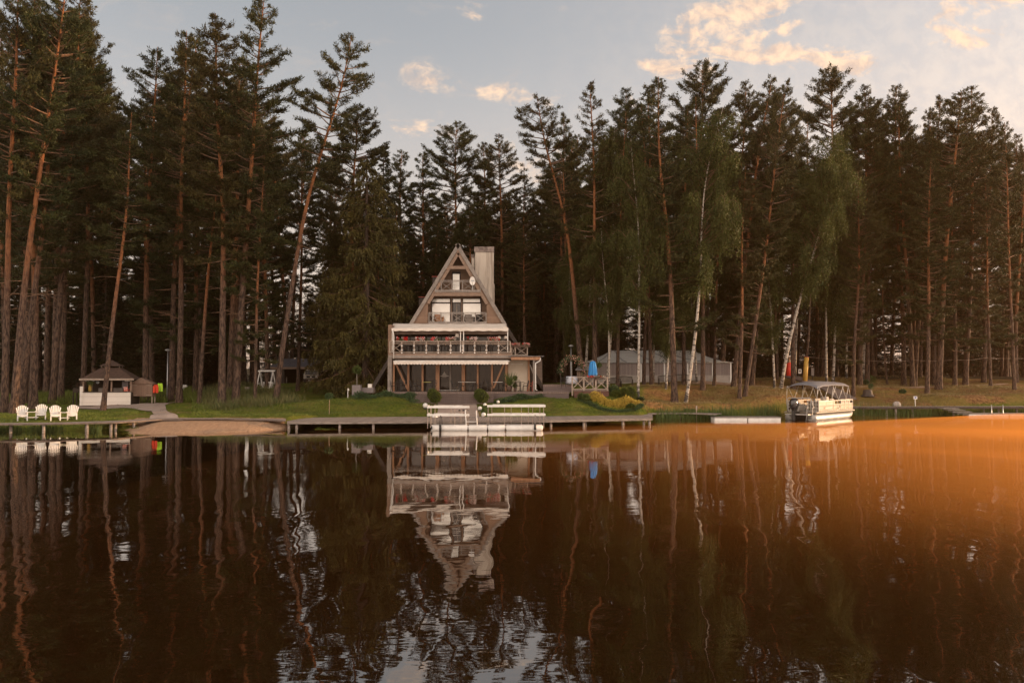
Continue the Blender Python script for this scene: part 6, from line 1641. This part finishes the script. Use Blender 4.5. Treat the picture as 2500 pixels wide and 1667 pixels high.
# rope between the trunks
e = empty('rope_line', (0, 0, 0)); tag(e, 'thin pale rope strung from trunk to trunk across the right wood', 'rope')
pts = [W(1950, 868, 80), W(2110, 880, 81), W(2232, 879, 80), W(2330, 878, 79), W(2400, 874, 79), W(2600, 870, 78)]
q = MB(); q.tube([a_.lerp(b_, k / 6) - Vector((0, 0, .12 * math.sin(k / 6 * math.pi))) for a_, b_ in zip(pts, pts[1:]) for k in range(6)], .016, 5); q.build('rope', RAILW, e)
# bare forked limb on the thickest pine is drawn as a limb of its own kind of tree
# ------------------------------------------------------------------ grass, reeds (uncountable)
def scatter(name, n, xr, yr, h, w, m_, keep, hj=.4, lean=.25, zoff=-.02):
    x = RNG.uniform(xr[0], xr[1], n); y = RNG.uniform(yr[0], yr[1], n)
    k = keep(x, y); x, y = x[k], y[k]; z = ground(x, y)
    P_ = np.stack([x, y, np.maximum(z, -.12) + zoff], 1); n2_ = len(P_)
    hh = h * (1 + RNG.uniform(-hj, hj, n2_))
    V, F = blades(RNG, P_, RNG.normal(0, lean, (n2_, 3)) * [1, 1, 0] + [0, 0, 1], hh, w, .02)
    o = link(name, npmesh(name, V, F, m_)); tag(o, kind='stuff'); return o
def pxof(x, y): return x / y * FPX + 1250
def patch(x, y, s=1.0, ph=0.0): return np.sin(x * 1.3 * s + ph) * np.cos(y * 1.1 * s + ph) + np.sin(x * .53 * s - y * .7 * s) + RNG.normal(0, .5, x.shape)
o = scatter('tall_grass', 90000, (-30, -12), (56, 84), .50, .032, GRASST, lambda x, y: (RNG.random(x.shape) < sst(470, 560, pxof(x, y)) * (1 - sst(690, 770, pxof(x, y) + (y - 58) * 3)) * sst(57.5, 60.5, y)) & (patch(x, y, 1.4) > -.1), lean=.28, hj=.7); o['label'] = 'tall seeding grass under the pines left of the lodge'
o = scatter('tall_grass', 26000, (-46, -22), (66, 90), .5, .04, GRASSM, lambda x, y: (pxof(x, y) < 480) & (np.abs(pxof(x, y) - 420) > 12) & ~((pxof(x, y) > 190) & (pxof(x, y) < 385) & (y < 70)), lean=.25); o['label'] = 'tall green grass behind the kiosk and the left pines'
o = scatter('reeds', 60000, (9, 47), (55, 68), .75, .028, REEDM, lambda x, y: (np.abs(y - shore_y(x) + .3) < .9) & (pxof(x, y) > 1600) & ((pxof(x, y) < 1905) | (pxof(x, y) > 2085)) & (pxof(x, y) < 2600) & (patch(x, y) > -.9), hj=.45, lean=.10); o['label'] = 'green reeds at the water along the right bank'
o = scatter('reeds', 12000, (-34, -23), (45.5, 50), .55, .03, REEDM, lambda x, y: (np.abs(y - shore_y(x)) < 1.0) & (y < 48.8) & (pxof(x, y) < 250) & (patch(x, y, 1.6) > -.2), hj=.4, lean=.15); o['label'] = 'reeds under the left boardwalk'
o = scatter('lawn_grass', 230000, (-40, 15), (49, 66), .10, .03, GRASSM, lambda x, y: (patch(x, y, .9, .4) > -1.0) & (y > shore_y(x) + .3) & (pxof(x, y) > -60) & (pxof(x, y) < 1560) & ~((pxof(x, y) > 340) & (pxof(x, y) < 470) & (y < 74)) & ~((pxof(x, y) > 340) & (pxof(x, y) < 700) & (y < 53.6)) & ~((pxof(x, y) > 1052) & (pxof(x, y) < 1180) & (y < 62.5)) & ~((y < 58) & (pxof(x, y) > 700) & (y < 53.3 + (pxof(x, y) - 700) / 140)) & ~((pxof(x, y) > 186) & (pxof(x, y) < 385) & (y > 59.4) & (y < 66)), lean=.5); o['label'] = 'short mown lawn grass'
o = scatter('dry_grass', 120000, (8, 48), (60, 92), .16, .035, DRYG, lambda x, y: (pxof(x, y) > 1540) & (pxof(x, y) < 2560) & (y > shore_y(x) + .8) & (patch(x, y, .8, 1.0) > .1), lean=.6); o['label'] = 'dry tufted grass on the right bank'
o = scatter('twig_litter', 9000, (-40, 47), (50, 84), .16, .03, mat('twigs', (.14, .10, .07), .9), lambda x, y: ((pxof(x, y) > 1560) | (pxof(x, y) < 700)) & (y > shore_y(x) + 1.0) & (patch(x, y, .7, 2.0) > .2), lean=3.0, zoff=.02); o['label'] = 'fallen twigs and needles on the banks'
# far wood closing the view
rngf = np.random.default_rng(9); a = Acc(); vs_ = []
cr_s, cr_p = V_['S'][0][1], V_['T'][0][1]
def mesh_arrays(me_):
    v = np.empty(len(me_.vertices) * 3, np.float32); me_.vertices.foreach_get('co', v); f = np.empty(len(me_.loops), np.int32); me_.loops.foreach_get('vertex_index', f)
    return v.reshape(-1, 3), f.reshape(-1, 4)
sv, sf = mesh_arrays(cr_s); pick = rngf.random(len(sf)) < .30; sf = sf[pick]
used, inv = np.unique(sf, return_inverse=True); sv = sv[used]; sf = inv.reshape(-1, 4)
for k in range(130):
    px = rngf.uniform(-250, 2750); D = rngf.uniform(122, 150); x = (px - 1250) * D / FPX; s_ = rngf.uniform(.62, 1.0); an = rngf.uniform(0, 6.28)
    Rm = np.array([[math.cos(an), -math.sin(an), 0], [math.sin(an), math.cos(an), 0], [0, 0, 1]])
    c_ = sv.mean(0) * [1, 1, 0]
    v = (sv @ Rm.T) * [s_ * 1.7, s_ * 1.7, s_] + [x, D, gz(x, D) - .5]; a.add(v, sf)
o = link('far_wood', a.mesh('far_wood', SPRUCE)); tag(o, 'dark far edge of the wood closing the gaps between the trunks', kind='stuff')

# ------------------------------------------------------------------ sunlit mist lying on the right half of the lake
MX = np.linspace(-12, 62, 75); MY = np.linspace(9, 66, 58)
gx, gy = np.meshgrid(MX, MY)
lim = np.minimum(shore_y(gx) - 1.2, 58.4 + np.clip((gx - 21) * .55, 0, 9))
hx = sst(-6, 34, gx) * (1 - sst(56, 62, gx)) ; hy = sst(9, 27, gy) * sst(0, 9, lim - gy)
hm = MIST_H * hx * hy * (.72 + .28 * np.sin(gx * .22 + np.sin(gy * .16) * 2 + 2.2) * np.cos(gy * .13 + gx * .05))
hm[0, :] = 0; hm[-1, :] = 0; hm[:, 0] = 0; hm[:, -1] = 0
nX, nY = len(MX), len(MY)
topv = np.stack([gx, gy, .02 + hm], -1).reshape(-1, 3); botv = np.stack([gx, gy, np.full_like(gx, .012)], -1).reshape(-1, 3)
i0 = (np.arange(nY - 1)[:, None] * nX + np.arange(nX - 1)[None]).ravel(); Ft = np.stack([i0, i0 + 1, i0 + nX + 1, i0 + nX], 1); Fb = Ft[:, ::-1] + nX * nY
ring = [k for k in range(nX)] + [nX * (j + 1) - 1 for j in range(1, nY)] + [nX * nY - 1 - k for k in range(1, nX)] + [nX * j for j in range(nY - 2, 0, -1)]
Fs = np.array([[ring[(k + 1) % len(ring)], ring[k], ring[k] + nX * nY, ring[(k + 1) % len(ring)] + nX * nY] for k in range(len(ring))])
m = bpy.data.materials.new('mist'); m.use_nodes = True; t = NT(m.node_tree); t.n.remove(t.n['Principled BSDF'])
pv = t.node('ShaderNodeVolumePrincipled'); pv.inputs['Color'].default_value = (.99, .40, .09, 1); pv.inputs['Density'].default_value = MIST_D; pv.inputs['Anisotropy'].default_value = .5
t.l.new(pv.outputs[0], t.n['Material Output'].inputs['Volume'])
o = link('mist', npmesh('mist', np.concatenate([topv, botv]), np.concatenate([Ft, Fb, Fs]), m)); tag(o, 'golden mist lying on the right half of the lake', kind='stuff')

m = bpy.data.materials.new('haze'); m.use_nodes = True; t = NT(m.node_tree); t.n.remove(t.n['Principled BSDF'])
pv = t.node('ShaderNodeVolumePrincipled'); pv.inputs['Color'].default_value = (.98, .56, .26, 1); pv.inputs['Density'].default_value = HAZE_D; pv.inputs['Anisotropy'].default_value = .55
t.l.new(pv.outputs[0], t.n['Material Output'].inputs['Volume'])
q = MB(); q.span((-740, -520, -3.2), (740, 940, 48)); tag(q.build('haze', m), 'thin warm evening haze', kind='stuff')
